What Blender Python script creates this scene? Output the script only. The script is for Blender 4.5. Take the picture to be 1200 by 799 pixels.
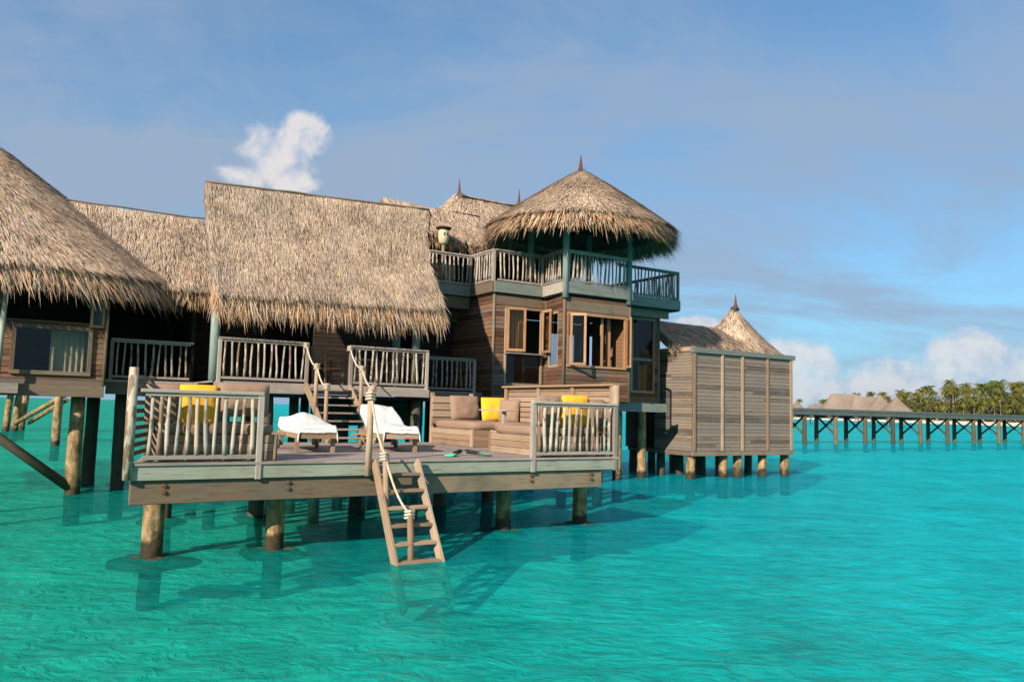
import bpy, math, random
from mathutils import Vector, noise
random.seed(7)
R=math.radians
sc=bpy.context.scene
for o in list(bpy.data.objects): bpy.data.objects.remove(o)
COL=sc.collection

# ------------------------------------------------------------------ camera, sky, sun, exposure
EYE=Vector((0,0,2.2)); PITCH=math.atan(80/930); ROLL=math.atan(.0245)
cam_d=bpy.data.cameras.new('camera'); cam=bpy.data.objects.new('camera',cam_d); COL.objects.link(cam)
cam_d.sensor_width=36; cam_d.sensor_fit='HORIZONTAL'; cam_d.lens=36*930/1200
cam_d.clip_start=.1; cam_d.clip_end=20000
_F=Vector((0,math.cos(PITCH),math.sin(PITCH))); _R=Vector((1,0,0)); _U=_R.cross(_F)
_r=_R*math.cos(ROLL)+_U*math.sin(ROLL); _u=_U*math.cos(ROLL)-_R*math.sin(ROLL)
from mathutils import Matrix
cam.matrix_world=Matrix(((_r.x,_u.x,-_F.x,EYE.x),(_r.y,_u.y,-_F.y,EYE.y),(_r.z,_u.z,-_F.z,EYE.z),(0,0,0,1)))
sc.camera=cam
SUN_DIR=Vector((-.55,-1.02,.58)).normalized()      # towards the sun
SUN_STRENGTH=4.4; SKY_STRENGTH=.10; EXPOSURE=.74
sun_d=bpy.data.lights.new('sun','SUN'); sun=bpy.data.objects.new('sun',sun_d); COL.objects.link(sun)
sun_d.energy=SUN_STRENGTH; sun_d.angle=R(.5); sun_d.color=(1,.89,.74)
sun.rotation_euler=SUN_DIR.to_track_quat('Z','Y').to_euler()
sc.view_settings.view_transform='Standard'; sc.view_settings.look='None'
sc.view_settings.exposure=EXPOSURE; sc.view_settings.gamma=1; sc.view_settings.use_curve_mapping=False
sc.render.resolution_x=1024; sc.render.resolution_y=681
try:
    sc.cycles.max_bounces=8; sc.cycles.transparent_max_bounces=16; sc.cycles.caustics_reflective=False; sc.cycles.caustics_refractive=False
except Exception: pass

# node helpers
class NT:
    def __init__(s,nt): s.t=nt
    def n(s,typ,**kw):
        nd=s.t.nodes.new(typ)
        for k,v in kw.items():
            if k.startswith('i_'):
                key=k[2:]; key=int(key) if key.isdigit() else key.replace('_',' ')
                s.put(nd.inputs[key],v)
            else: setattr(nd,k,v)
        return nd
    def put(s,inp,v):
        if isinstance(v,bpy.types.NodeSocket): s.t.links.new(v,inp)
        elif isinstance(v,bpy.types.Node): s.t.links.new(v.outputs[0],inp)
        else: inp.default_value=v
    def m(s,op,a,b=0.0,c=None,clamp=False):
        nd=s.t.nodes.new('ShaderNodeMath'); nd.operation=op; nd.use_clamp=clamp
        s.put(nd.inputs[0],a); s.put(nd.inputs[1],b)
        if c is not None: s.put(nd.inputs[2],c)
        return nd.outputs[0]
    def v(s,op,a,b=None):
        nd=s.t.nodes.new('ShaderNodeVectorMath'); nd.operation=op
        s.put(nd.inputs[0],a)
        if b is not None: s.put(nd.inputs[1],b)
        return nd.outputs['Value'] if op in('DOT_PRODUCT','LENGTH') else nd.outputs[0]
    def mix(s,f,a,b,mode='MIX'):
        nd=s.t.nodes.new('ShaderNodeMix'); nd.data_type='RGBA'; nd.blend_type=mode
        s.put(nd.inputs[0],f); s.put(nd.inputs[6],a); s.put(nd.inputs[7],b)
        return nd.outputs[2]
    def ramp(s,f,stops,interp='LINEAR'):
        nd=s.t.nodes.new('ShaderNodeValToRGB'); cr=nd.color_ramp; cr.interpolation=interp
        while len(cr.elements)<len(stops): cr.elements.new(.5)
        for e,(p,c) in zip(cr.elements,stops):
            e.position=p; e.color=(c,c,c,1) if isinstance(c,(int,float)) else (*c,1)
        s.put(nd.inputs[0],f); return nd.outputs[0]
    def mr(s,v,a,b,c=0.,d=1.,smooth=False):
        nd=s.t.nodes.new('ShaderNodeMapRange'); nd.interpolation_type='SMOOTHSTEP' if smooth else 'LINEAR'
        for i,x in enumerate((v,a,b,c,d)): s.put(nd.inputs[i],x)
        return nd.outputs[0]
    def noise(s,vec,scale,detail=4,rough=.55,dist=0.,out=0):
        nd=s.t.nodes.new('ShaderNodeTexNoise')
        s.put(nd.inputs['Vector'],vec); nd.inputs['Scale'].default_value=scale
        nd.inputs['Detail'].default_value=detail; nd.inputs['Roughness'].default_value=rough
        nd.inputs['Distortion'].default_value=dist
        return nd.outputs[out]
    def mapv(s,vec,sc_=(1,1,1),loc=(0,0,0)):
        nd=s.t.nodes.new('ShaderNodeMapping'); s.put(nd.inputs[0],vec)
        nd.inputs[3].default_value=sc_; nd.inputs[1].default_value=loc
        return nd.outputs[0]

# world : Nishita sky with procedural clouds high above the lagoon
world=bpy.data.worlds.new('World'); sc.world=world; world.use_nodes=True
w=NT(world.node_tree); world.node_tree.nodes.clear()
sky=w.n('ShaderNodeTexSky',sky_type='NISHITA'); sky.sun_disc=False
sky.sun_elevation=math.asin(SUN_DIR.z); sky.sun_rotation=math.atan2(SUN_DIR.x,SUN_DIR.y)
sky.air_density=1.0; sky.dust_density=.6; sky.ozone_density=2.0; sky.altitude=0
gen=w.n('ShaderNodeTexCoord').outputs['Generated']
def direction(az,el):
    az,el=R(az),R(el); return Vector((math.sin(az)*math.cos(el),math.cos(az)*math.cos(el),math.sin(el)))
def blob(az,el,rx,ry):
    d=direction(az,el); h=Vector((math.cos(R(az)),-math.sin(R(az)),0)); v=h.cross(d)
    a=w.m('DIVIDE',w.v('DOT_PRODUCT',gen,tuple(h)),math.sin(R(rx)))
    b=w.m('DIVIDE',w.v('DOT_PRODUCT',gen,tuple(v)),math.sin(R(ry)))
    r=w.m('SQRT',w.m('ADD',w.m('MULTIPLY',a,a),w.m('MULTIPLY',b,b)))
    front=w.m('GREATER_THAN',w.v('DOT_PRODUCT',gen,tuple(d)),0.0)
    return w.m('MULTIPLY',w.m('SUBTRACT',1.0,r),front)
def mx(l):
    a=l[0]
    for b in l[1:]: a=w.m('SMOOTH_MAX',a,b,.25)
    return a
cum=[blob(*b) for b in ((-15.6,18.4,2.1,1.8),(-17.2,16.9,2.7,2.3),(-16.2,15.6,2.6,1.8),(-19.4,15.2,1.9,1.0),
                        (19.5,3.4,4.0,2.0),(30.5,3.9,4.6,2.1),(26.5,2.2,8,2.0),(34,3.0,6,2.2),(13.2,6.3,2.4,.6),(19.5,1.2,6,1.8),(48,4,9,4),(-52,9,12,5))]
cm=mx(cum)
sep=w.n('ShaderNodeSeparateXYZ',i_0=gen)
n1=w.noise(gen,16,8,.62,.3); n2=w.noise(gen,48,5,.6)
dens=w.m('ADD',cm,w.m('MULTIPLY',w.m('SUBTRACT',n1,.5),1.75))
cmask=w.m('MULTIPLY',w.mr(dens,.06,.55,0,1,True),w.mr(sep.outputs[2],.0,.13,.50,.86))
off=w.v('ADD',gen,(-.012,-.004,.016)); n1b=w.noise(off,16,8,.62,.3); n2b=w.noise(off,48,5,.6)
relief=w.m('ADD',w.m('MULTIPLY',w.m('SUBTRACT',n1,n1b),2.6),w.m('MULTIPLY',w.m('SUBTRACT',n2,n2b),.9))
shade=w.mr(w.m('ADD',relief,w.m('MULTIPLY',dens,.12)),-.50,.34,0,1,True)
ccol=w.mix(shade,(.31,.35,.43,1),(.50,.475,.465,1))
# thin high cloud, drawn out sideways
zc=w.m('MAXIMUM',sep.outputs[2],.03)
proj=w.n('ShaderNodeCombineXYZ',i_0=w.m('DIVIDE',sep.outputs[0],w.m('ADD',zc,.25)),i_1=w.m('DIVIDE',sep.outputs[1],w.m('ADD',zc,.25)),i_2=0.0)
c1=w.noise(w.mapv(proj,(.65,1.6,1),(3.1,1.2,0)),1.15,8,.6,.6)
c2=w.noise(w.mapv(proj,(1,1,1),(0,5.7,0)),.8,3,.5)
cir=w.m('ADD',.27,w.mr(w.m('MULTIPLY',c1,w.m('ADD',c2,.5)),.33,.62,0,.62,True))
skyc=w.mix(1.0,sky.outputs[0],(.42,.80,.96,1),'MULTIPLY')
bg=w.m('MULTIPLY',1.0,1.0)
skys=w.mix(1.0,skyc,(SKY_STRENGTH,)*3+(1,),'MULTIPLY')
hz=w.mr(sep.outputs[2],.0,.22,.72,0,True)
s0=w.mix(hz,skys,(.17,.305,.455,1))
veil=w.m('MULTIPLY',w.m('MAXIMUM',w.m('ADD',blob(-27,17,20,13),.1),0.0),w.mr(w.noise(gen,5.5,7,.6,.5),.34,.62,.25,.95,True))
cir=w.m('ADD',cir,w.m('MULTIPLY',veil,.55),clamp=True)
s1=w.mix(cir,s0,(.195,.26,.355,1))
s2=w.mix(cmask,s1,ccol)
bgn=w.n('ShaderNodeBackground',i_Color=w.mix(1.0,s2,(1/SKY_STRENGTH,)*3+(1,),'MULTIPLY')); bgn.inputs[1].default_value=SKY_STRENGTH
w.t.links.new(bgn.outputs[0],w.n('ShaderNodeOutputWorld').inputs[0])

# ------------------------------------------------------------------ house frame: s along the front, t away from the viewer
TH=R(32); UH=Vector((math.cos(TH),math.sin(TH),0)); VH=Vector((-math.sin(TH),math.cos(TH),0)); ORI=Vector((-5.021,10.688,0))
def W(s,t,z): return ORI+UH*s+VH*t+Vector((0,0,z))
ZV=Vector((0,0,1))

# ------------------------------------------------------------------ mesh builder
WORG={}
class MB:
    def __init__(s): s.v=[];s.f=[];s.uv=[];s.rn=[];s.sm=[]
    def face(s,idx,uvs,rn,sm=False): s.f.append(idx);s.uv.append(uvs);s.rn.append(rn);s.sm.append(sm)
    def quad(s,a,b,c,d,rn=None,L=1,Wd=.1):
        i=len(s.v); s.v+= [a,b,c,d]; r=random.random() if rn is None else rn
        o=r*37; s.face((i,i+1,i+2,i+3),((0,o),(0,o+Wd),(L,o+Wd),(L,o)),r)
    def tri(s,a,b,c,rn): 
        i=len(s.v); s.v+=[a,b,c]; s.face((i,i+1,i+2),((0,0),(0,1),(1,.5)),rn)
    def obox(s,c,ax,ay,az,rn=None):
        """box: centre, three half-axis vectors, ax is the grain direction"""
        r=random.random() if rn is None else rn
        i=len(s.v); o=r*53; lx,ly,lz=ax.length*2,ay.length*2,az.length*2
        for sx in(-1,1):
            for sy in(-1,1):
                for sz in(-1,1): s.v.append(c+ax*sx+ay*sy+az*sz)
        Q=lambda a,b,c_,d,l,w_:s.face((i+a,i+b,i+c_,i+d),((o,o),(o,o+w_),(o+l,o+w_),(o+l,o)),r)
        # vertex id = sx*4+sy*2+sz
        Q(0,1,5,4,lx,lz); Q(2,6,7,3,lz,lx) if False else s.face((i+2,i+6,i+7,i+3),((o,o),(o+lx,o),(o+lx,o+lz),(o,o+lz)),r)
        s.face((i+0,i+4,i+6,i+2),((o,o),(o+lx,o),(o+lx,o+ly),(o,o+ly)),r)
        s.face((i+1,i+3,i+7,i+5),((o,o),(o,o+ly),(o+lx,o+ly),(o+lx,o)),r)
        s.face((i+0,i+2,i+3,i+1),((o,o),(o,o+ly),(o+lz,o+ly),(o+lz,o)),r)
        s.face((i+4,i+5,i+7,i+6),((o,o),(o+lz,o),(o+lz,o+ly),(o,o+ly)),r)
    def box(s,x0,x1,y0,y1,z0,z1,rn=None,fr=W):
        """axis box in the house frame (fr=W) or in plain local axes (fr=Vector-like)"""
        c=fr((x0+x1)/2,(y0+y1)/2,(z0+z1)/2)
        ux=fr(1,0,0)-fr(0,0,0); uy=fr(0,1,0)-fr(0,0,0)
        A=[ux*((x1-x0)/2),uy*((y1-y0)/2),ZV*((z1-z0)/2)]
        k=max(range(3),key=lambda q:A[q].length); o=A[k:]+A[:k]
        s.obox(c,*o,rn=rn)
    def beam(s,p,q,wd,h,up=ZV,rn=None):
        d=q-p; d_=d.normalized(); side=d_.cross(up)
        if side.length<1e-4: side=d_.cross(Vector((UH.x,UH.y,0)))
        side.normalize(); u2=side.cross(d_)
        s.obox((p+q)/2,d/2,side*wd/2,u2*h/2,rn)
    def tube(s,pts,rad,n=8,rn=None,caps=True):
        r0=random.random() if rn is None else rn
        base=len(s.v); L=0; prev=None; Ls=[]
        for k,p in enumerate(pts):
            if k: L+=(p-pts[k-1]).length
            Ls.append(L)
            d=(pts[min(k+1,len(pts)-1)]-pts[max(k-1,0)]).normalized()
            ref=Vector((1,0,0)) if abs(d.x)<.8 else Vector((0,1,0))
            a=d.cross(ref).normalized(); b=d.cross(a)
            rr=rad[k] if isinstance(rad,(list,tuple)) else rad
            for j in range(n):
                th=2*math.pi*j/n; s.v.append(p+(a*math.cos(th)+b*math.sin(th))*rr)
        o=r0*29
        for k in range(len(pts)-1):
            for j in range(n):
                j2=(j+1)%n; A=base+k*n
                u0,u1=j/n*.3,(j+1)/n*.3
                s.face((A+j,A+n+j,A+n+j2,A+j2),((Ls[k]+o,u0+o),(Ls[k+1]+o,u0+o),(Ls[k+1]+o,u1+o),(Ls[k]+o,u1+o)),r0,True)
        if caps:
            for k,rev in((0,False),(len(pts)-1,True)):
                idx=[base+k*n+j for j in range(n)]
                if rev: idx.reverse()
                s.face(tuple(idx),tuple((o+.1*math.cos(j),o+.1*math.sin(j)) for j in range(n)),r0)
    def grid(s,fn,nu,nv,closed=False,sm=True,rn=.5,flip=False,su=1,sv=1):
        base=len(s.v); cu=nu if closed else nu+1
        for j in range(nv+1):
            for i in range(cu): s.v.append(fn(i/nu,j/nv))
        for j in range(nv):
            for i in range(nu):
                i2=(i+1)%cu if closed else i+1
                q=(base+j*cu+i,base+j*cu+i2,base+(j+1)*cu+i2,base+(j+1)*cu+i)
                uv=((i/nu*su,j/nv*sv),((i+1)/nu*su,j/nv*sv),((i+1)/nu*su,(j+1)/nv*sv),(i/nu*su,(j+1)/nv*sv))
                if flip: q=q[::-1]; uv=uv[::-1]
                s.face(q,uv,rn() if callable(rn) else rn,sm)
    def prism(s,poly,z0,z1,fr=W,rn=None):
        r=random.random() if rn is None else rn; n=len(poly); b=len(s.v)
        for z in(z0,z1):
            for p in poly: s.v.append(fr(p[0],p[1],z))
        s.face(tuple(range(b+n,b+2*n)),tuple((p[0],p[1]) for p in poly),r)
        s.face(tuple(reversed(range(b,b+n))),tuple((p[0],p[1]) for p in reversed(poly)),r)
        for i in range(n):
            j=(i+1)%n; L=math.dist(poly[i],poly[j])
            s.face((b+i,b+j,b+n+j,b+n+i),((0,z0),(L,z0),(L,z1),(0,z1)),r)
    def build(s,name,mat,parent=None,origin=None,bevel=0):
        me=bpy.data.meshes.new(name)
        if parent is not None: po=WORG[parent.name]
        else: po=Vector((0,0,0))
        org=Vector(origin) if origin is not None else po.copy()
        me.from_pydata([tuple(p-org) for p in s.v],[],s.f)
        uvl=me.uv_layers.new(name='UVMap'); flat=[c for f in s.uv for q in f for c in q]
        uvl.data.foreach_set('uv',flat)
        at=me.attributes.new('rnd','FLOAT','FACE'); at.data.foreach_set('value',s.rn)
        me.polygons.foreach_set('use_smooth',s.sm)
        me.materials.append(mat); me.update()
        o=bpy.data.objects.new(name,me); COL.objects.link(o)
        if parent is not None: o.parent=parent
        o.location=org-po; WORG[o.name]=org
        if bevel:
            b=o.modifiers.new('bevel','BEVEL'); b.width=bevel; b.segments=1; b.limit_method='ANGLE'; b.angle_limit=R(50)
        return o
def tag(o,label=None,cat=None,group=None,kind=None):
    if label:o['label']=label
    if cat:o['category']=cat
    if group:o['group']=group
    if kind:o['kind']=kind
    return o
def thing(name,label,cat,org,group=None,rotz=None):
    """Empty at a thing's base. With rotz the parts are built in local axes, otherwise in world axes."""
    o=bpy.data.objects.new(name,None); COL.objects.link(o); o.location=org; o.empty_display_size=.2
    tag(o,label,cat,group)
    if rotz is None: WORG[o.name]=Vector(org)
    else: o.rotation_euler=(0,0,rotz); WORG[o.name]=Vector((0,0,0))
    return o
def L3(x,y,z): return Vector((x,y,z))

# ------------------------------------------------------------------ materials
def newmat(name):
    m=bpy.data.materials.new(name); m.use_nodes=True; m.node_tree.nodes.clear(); k=NT(m.node_tree)
    out=k.n('ShaderNodeOutputMaterial'); return m,k,out
def pbsdf(k,out,col,rough=.7,bump=None,bstr=.3,bdist=.01,spec=.3):
    p=k.n('ShaderNodeBsdfPrincipled'); k.put(p.inputs['Base Color'],col); k.put(p.inputs['Roughness'],rough)
    p.inputs['Specular IOR Level'].default_value=spec
    if bump is not None:
        b=k.n('ShaderNodeBump'); b.inputs['Strength'].default_value=bstr; b.inputs['Distance'].default_value=bdist
        k.put(b.inputs['Height'],bump); k.put(p.inputs['Normal'],b)
    k.t.links.new(p.outputs[0],out.inputs[0]); return p
def wood(name,cols,grain=1.0,rough=.75,stain=.5,vary=1.0,stain_col=(.10,.09,.08),spec=.25):
    """boards: cols = list of ramp colours; tone per board, grain along u, weather stains in space"""
    m,k,out=newmat(name)
    uv=k.n('ShaderNodeUVMap').outputs[0]; rnd=k.n('ShaderNodeAttribute',attribute_name='rnd').outputs['Fac']
    oi=k.n('ShaderNodeObjectInfo').outputs['Random']; pos=k.n('ShaderNodeNewGeometry').outputs['Position']
    g=k.noise(k.mapv(uv,(2.2,42,1)),1.0*grain,6,.6,.25)
    g2=k.noise(k.mapv(uv,(.9,9,1)),1.0,3,.5)
    tone=k.m('ADD',k.m('MULTIPLY',k.m('FRACT',k.m('ADD',rnd,oi)),.55*vary),k.m('ADD',k.m('MULTIPLY',g,.38),k.m('MULTIPLY',g2,.32)))
    tone=k.m('SUBTRACT',tone,.08+.1*(vary-1))
    n=len(cols); c=k.ramp(tone,[(i/(n-1)*.7+.15,cc) for i,cc in enumerate(cols)])
    st=k.mr(k.noise(pos,1.3,6,.65,.5),.45,.72,0,stain,True)
    c=k.mix(st,c,(*stain_col,1))
    gr=k.mr(g,.30,.44,.55,1.0)
    c=k.mix(1.0,c,k.n('ShaderNodeCombineColor',i_0=gr,i_1=gr,i_2=gr).outputs[0],'MULTIPLY')
    pbsdf(k,out,c,rough,g,.45,.006,spec); return m
M={}
M['rail']=wood('weathered_rail_wood',[(.17,.14,.12),(.31,.26,.22),(.44,.375,.315)],stain=.25)
M['deck']=wood('deck_board_wood',[(.20,.16,.14),(.30,.245,.215),(.40,.33,.29)],stain=.35,stain_col=(.16,.13,.12))
M['plank']=wood('brown_wall_planks',[(.034,.017,.011),(.088,.042,.024),(.165,.080,.043),(.225,.125,.072),(.125,.106,.088)],stain=.5,stain_col=(.105,.095,.085),vary=1.0)
M['shed']=wood('silver_wall_planks',[(.055,.043,.036),(.13,.10,.079),(.25,.185,.138),(.17,.148,.13)],stain=.4,stain_col=(.17,.16,.155))
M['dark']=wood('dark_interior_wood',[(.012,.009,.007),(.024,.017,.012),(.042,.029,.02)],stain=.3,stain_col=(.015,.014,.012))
M['teal']=wood('faded_green_paint',[(.19,.205,.16),(.29,.30,.235),(.40,.395,.31)],stain=.6,stain_col=(.20,.175,.13),vary=.7)
M['post']=wood('faded_blue_post_paint',[(.10,.145,.14),(.17,.235,.22),(.26,.32,.29)],stain=.4,stain_col=(.15,.15,.13))
M['blue']=wood('weathered_green_grey_paint',[(.095,.11,.10),(.165,.18,.16),(.245,.255,.225)],stain=.4,stain_col=(.15,.15,.13),vary=.7)
M['beam']=wood('raw_beam_wood',[(.08,.058,.038),(.155,.11,.072),(.25,.185,.125)],stain=.75,stain_col=(.105,.10,.08))
M['orange']=wood('orange_hardwood',[(.22,.105,.05),(.38,.19,.09),(.50,.30,.165)],stain=.15,stain_col=(.2,.12,.07),rough=.5)
M['tanwood']=wood('warm_timber',[(.17,.105,.065),(.31,.20,.125),(.43,.31,.215)],stain=.4,stain_col=(.20,.17,.145))
M['pile_dark']=wood('dark_pile_timber',[(.035,.03,.02),(.075,.06,.04),(.11,.085,.055)],stain=.4,stain_col=(.04,.05,.035))  # darker timber for rear piles and braces
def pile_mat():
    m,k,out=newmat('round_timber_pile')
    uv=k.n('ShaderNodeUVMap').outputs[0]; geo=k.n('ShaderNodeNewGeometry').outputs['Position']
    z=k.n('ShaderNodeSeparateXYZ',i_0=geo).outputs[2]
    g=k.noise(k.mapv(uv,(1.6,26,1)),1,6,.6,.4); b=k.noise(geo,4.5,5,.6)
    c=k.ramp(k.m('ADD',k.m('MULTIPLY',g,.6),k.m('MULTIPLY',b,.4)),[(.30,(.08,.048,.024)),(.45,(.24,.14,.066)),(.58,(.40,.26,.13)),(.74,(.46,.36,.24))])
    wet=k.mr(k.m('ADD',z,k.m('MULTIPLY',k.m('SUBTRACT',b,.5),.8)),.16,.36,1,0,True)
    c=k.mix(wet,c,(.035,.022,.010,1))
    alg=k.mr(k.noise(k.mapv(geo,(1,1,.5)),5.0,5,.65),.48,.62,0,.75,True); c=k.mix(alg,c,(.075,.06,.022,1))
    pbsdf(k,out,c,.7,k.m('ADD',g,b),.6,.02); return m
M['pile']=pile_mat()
def pole_mat():
    m,k,out=newmat('stripped_branch')
    uv=k.n('ShaderNodeUVMap').outputs[0]; oi=k.n('ShaderNodeObjectInfo').outputs['Random']; tc=k.n('ShaderNodeTexCoord').outputs['Object']
    off=k.n('ShaderNodeVectorMath',operation='ADD',i_0=tc); k.put(off.inputs[1],k.n('ShaderNodeCombineXYZ',i_0=k.m('MULTIPLY',oi,40.),i_1=0.0,i_2=k.m('MULTIPLY',oi,17.)))
    g=k.noise(k.mapv(uv,(3,30,1)),1,5,.6); b=k.noise(k.mapv(off.outputs[0],(1,1,.28)),14,4,.6)
    base=k.ramp(k.m('ADD',k.m('MULTIPLY',oi,.7),k.m('MULTIPLY',g,.35)),[(.1,(.25,.24,.22)),(.4,(.37,.33,.28)),(.7,(.46,.40,.32)),(.95,(.40,.30,.21))])
    bark=k.mr(k.m('ADD',b,k.m('MULTIPLY',k.m('SUBTRACT',k.m('FRACT',k.m('MULTIPLY',oi,7.3)),.5),.22)),.49,.58,0,.85,True)
    c=k.mix(bark,base,(.17,.095,.05,1))
    pbsdf(k,out,c,.7,k.m('ADD',g,b),.5,.006); return m
M['pole']=pole_mat()
def thatch_mat():
    m,k,out=newmat('palm_thatch')
    rnd=k.n('ShaderNodeAttribute',attribute_name='rnd').outputs['Fac']; pos=k.n('ShaderNodeNewGeometry').outputs['Position']
    f=k.noise(k.mapv(pos,(14,14,5)),1.6,4,.65); big=k.noise(pos,.9,4,.6); mid=k.noise(pos,2.6,3,.6)
    tone=k.m('ADD',rnd,k.m('MULTIPLY',k.m('SUBTRACT',f,.5),.35))
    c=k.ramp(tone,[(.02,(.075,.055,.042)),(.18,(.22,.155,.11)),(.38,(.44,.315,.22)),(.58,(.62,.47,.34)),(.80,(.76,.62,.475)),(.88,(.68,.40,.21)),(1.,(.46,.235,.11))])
    grey=k.mr(k.m('ADD',k.m('MULTIPLY',big,.5),k.m('MULTIPLY',mid,.5)),.47,.62,0,.42,True)
    c=k.mix(grey,c,k.mix(.62,c,(.25,.225,.205,1)))
    p=pbsdf(k,out,c,.85,f,.4,.02,.15)
    return m
M['thatch']=thatch_mat()
def flat(name,col,rough=.8,nscale=30,amt=.25,bstr=.2,spec=.2,bd=.004):
    m,k,out=newmat(name); pos=k.n('ShaderNodeTexCoord').outputs['Object']
    n=k.noise(pos,nscale,5,.6); n2=k.noise(pos,nscale*.12,3,.5)
    lo=tuple(c*(1-amt) for c in col); hi=tuple(min(1,c*(1+amt*.6)) for c in col)
    c=k.mix(k.m('ADD',k.m('MULTIPLY',n,.5),k.m('MULTIPLY',n2,.5)),(*lo,1),(*hi,1))
    pbsdf(k,out,c,rough,n,bstr,bd,spec); return m
M['brown']=flat('brown_canvas',(.30,.195,.135),.9,120,.25,.25)
M['yellow']=flat('yellow_canvas',(.95,.43,.03),.9,120,.15,.2)
M['white']=flat('white_towel',(.66,.64,.60),.95,90,.08,.5,.1,.01)
M['rope']=flat('pale_rope',(.58,.48,.36),.9,60,.35,.6)
M['green']=flat('green_rubber',(.10,.66,.36),.5,20,.15)
M['black']=flat('black_rubber',(.02,.02,.022),.5,30,.2)
M['metal']=flat('rusty_bolt',(.17,.07,.03),.7,60,.5)
M['sand']=flat('pale_sand',(.72,.64,.52),.95,.8,.12,.1)
M['rock']=flat('coral_rock',(.105,.075,.035),.9,7,.6,.8,.2,.05)
M['paper']=flat('cream_paper',(.55,.45,.30),.9,20,.1)
M['cloth_red']=flat('rust_curtain',(.42,.12,.04),.9,40,.2)
M['cloth_orange']=flat('orange_curtain',(.62,.24,.05),.9,40,.2)
M['finial']=flat('red_brown_finial',(.13,.045,.03),.7,20,.3)
def glass_mat():
    m,k,out=newmat('window_glass')
    fr=k.n('ShaderNodeFresnel'); fr.inputs[0].default_value=1.5
    tr=k.n('ShaderNodeBsdfTransparent'); tr.inputs[0].default_value=(.80,.83,.83,1)
    gl=k.n('ShaderNodeBsdfGlossy'); gl.inputs['Roughness'].default_value=.03; gl.inputs[0].default_value=(.9,.9,.9,1)
    mx_=k.n('ShaderNodeMixShader'); bk=k.n('ShaderNodeNewGeometry').outputs['Backfacing']; k.put(mx_.inputs[0],k.m('MULTIPLY',k.m('MULTIPLY',fr.outputs[0],k.m('SUBTRACT',1.0,bk)),1.3,clamp=True))
    k.t.links.new(tr.outputs[0],mx_.inputs[1]); k.t.links.new(gl.outputs[0],mx_.inputs[2]); k.t.links.new(mx_.outputs[0],out.inputs[0]); return m
M['glass']=glass_mat()
def leaf_mat(name,cols):
    m,k,out=newmat(name)
    rnd=k.n('ShaderNodeAttribute',attribute_name='rnd').outputs['Fac']; oi=k.n('ShaderNodeObjectInfo').outputs['Random']
    f=k.m('ADD',k.m('MULTIPLY',rnd,.7),k.m('MULTIPLY',oi,.3))
    c=k.ramp(f,cols); p=pbsdf(k,out,c,.5,None,spec=.3)
    return m
M['frond']=leaf_mat('palm_frond',[(.05,(.016,.03,.008)),(.35,(.06,.08,.013)),(.6,(.14,.14,.02)),(.85,(.24,.18,.03)),(1.,(.22,.11,.03))])
M['bush']=leaf_mat('island_scrub',[(.1,(.015,.024,.008)),(.55,(.055,.068,.014)),(.9,(.15,.125,.022)),(1.,(.15,.085,.025))])
M['trunk']=flat('palm_trunk',(.30,.24,.18),.9,3,.3)
M['jetty']=wood('dark_jetty_timber',[(.045,.055,.055),(.08,.10,.095),(.13,.15,.14)],stain=.4,stain_col=(.06,.06,.05))
M['jpile']=wood('jetty_pile_timber',[(.045,.035,.022),(.10,.07,.04),(.19,.13,.075)],stain=.5,stain_col=(.05,.055,.03))
M['farthatch']=flat('far_thatch',(.27,.205,.165),.95,1.6,.6,.5,.1,.2)
M['fardark']=flat('far_timber',(.10,.085,.07),.9,3,.3)

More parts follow.
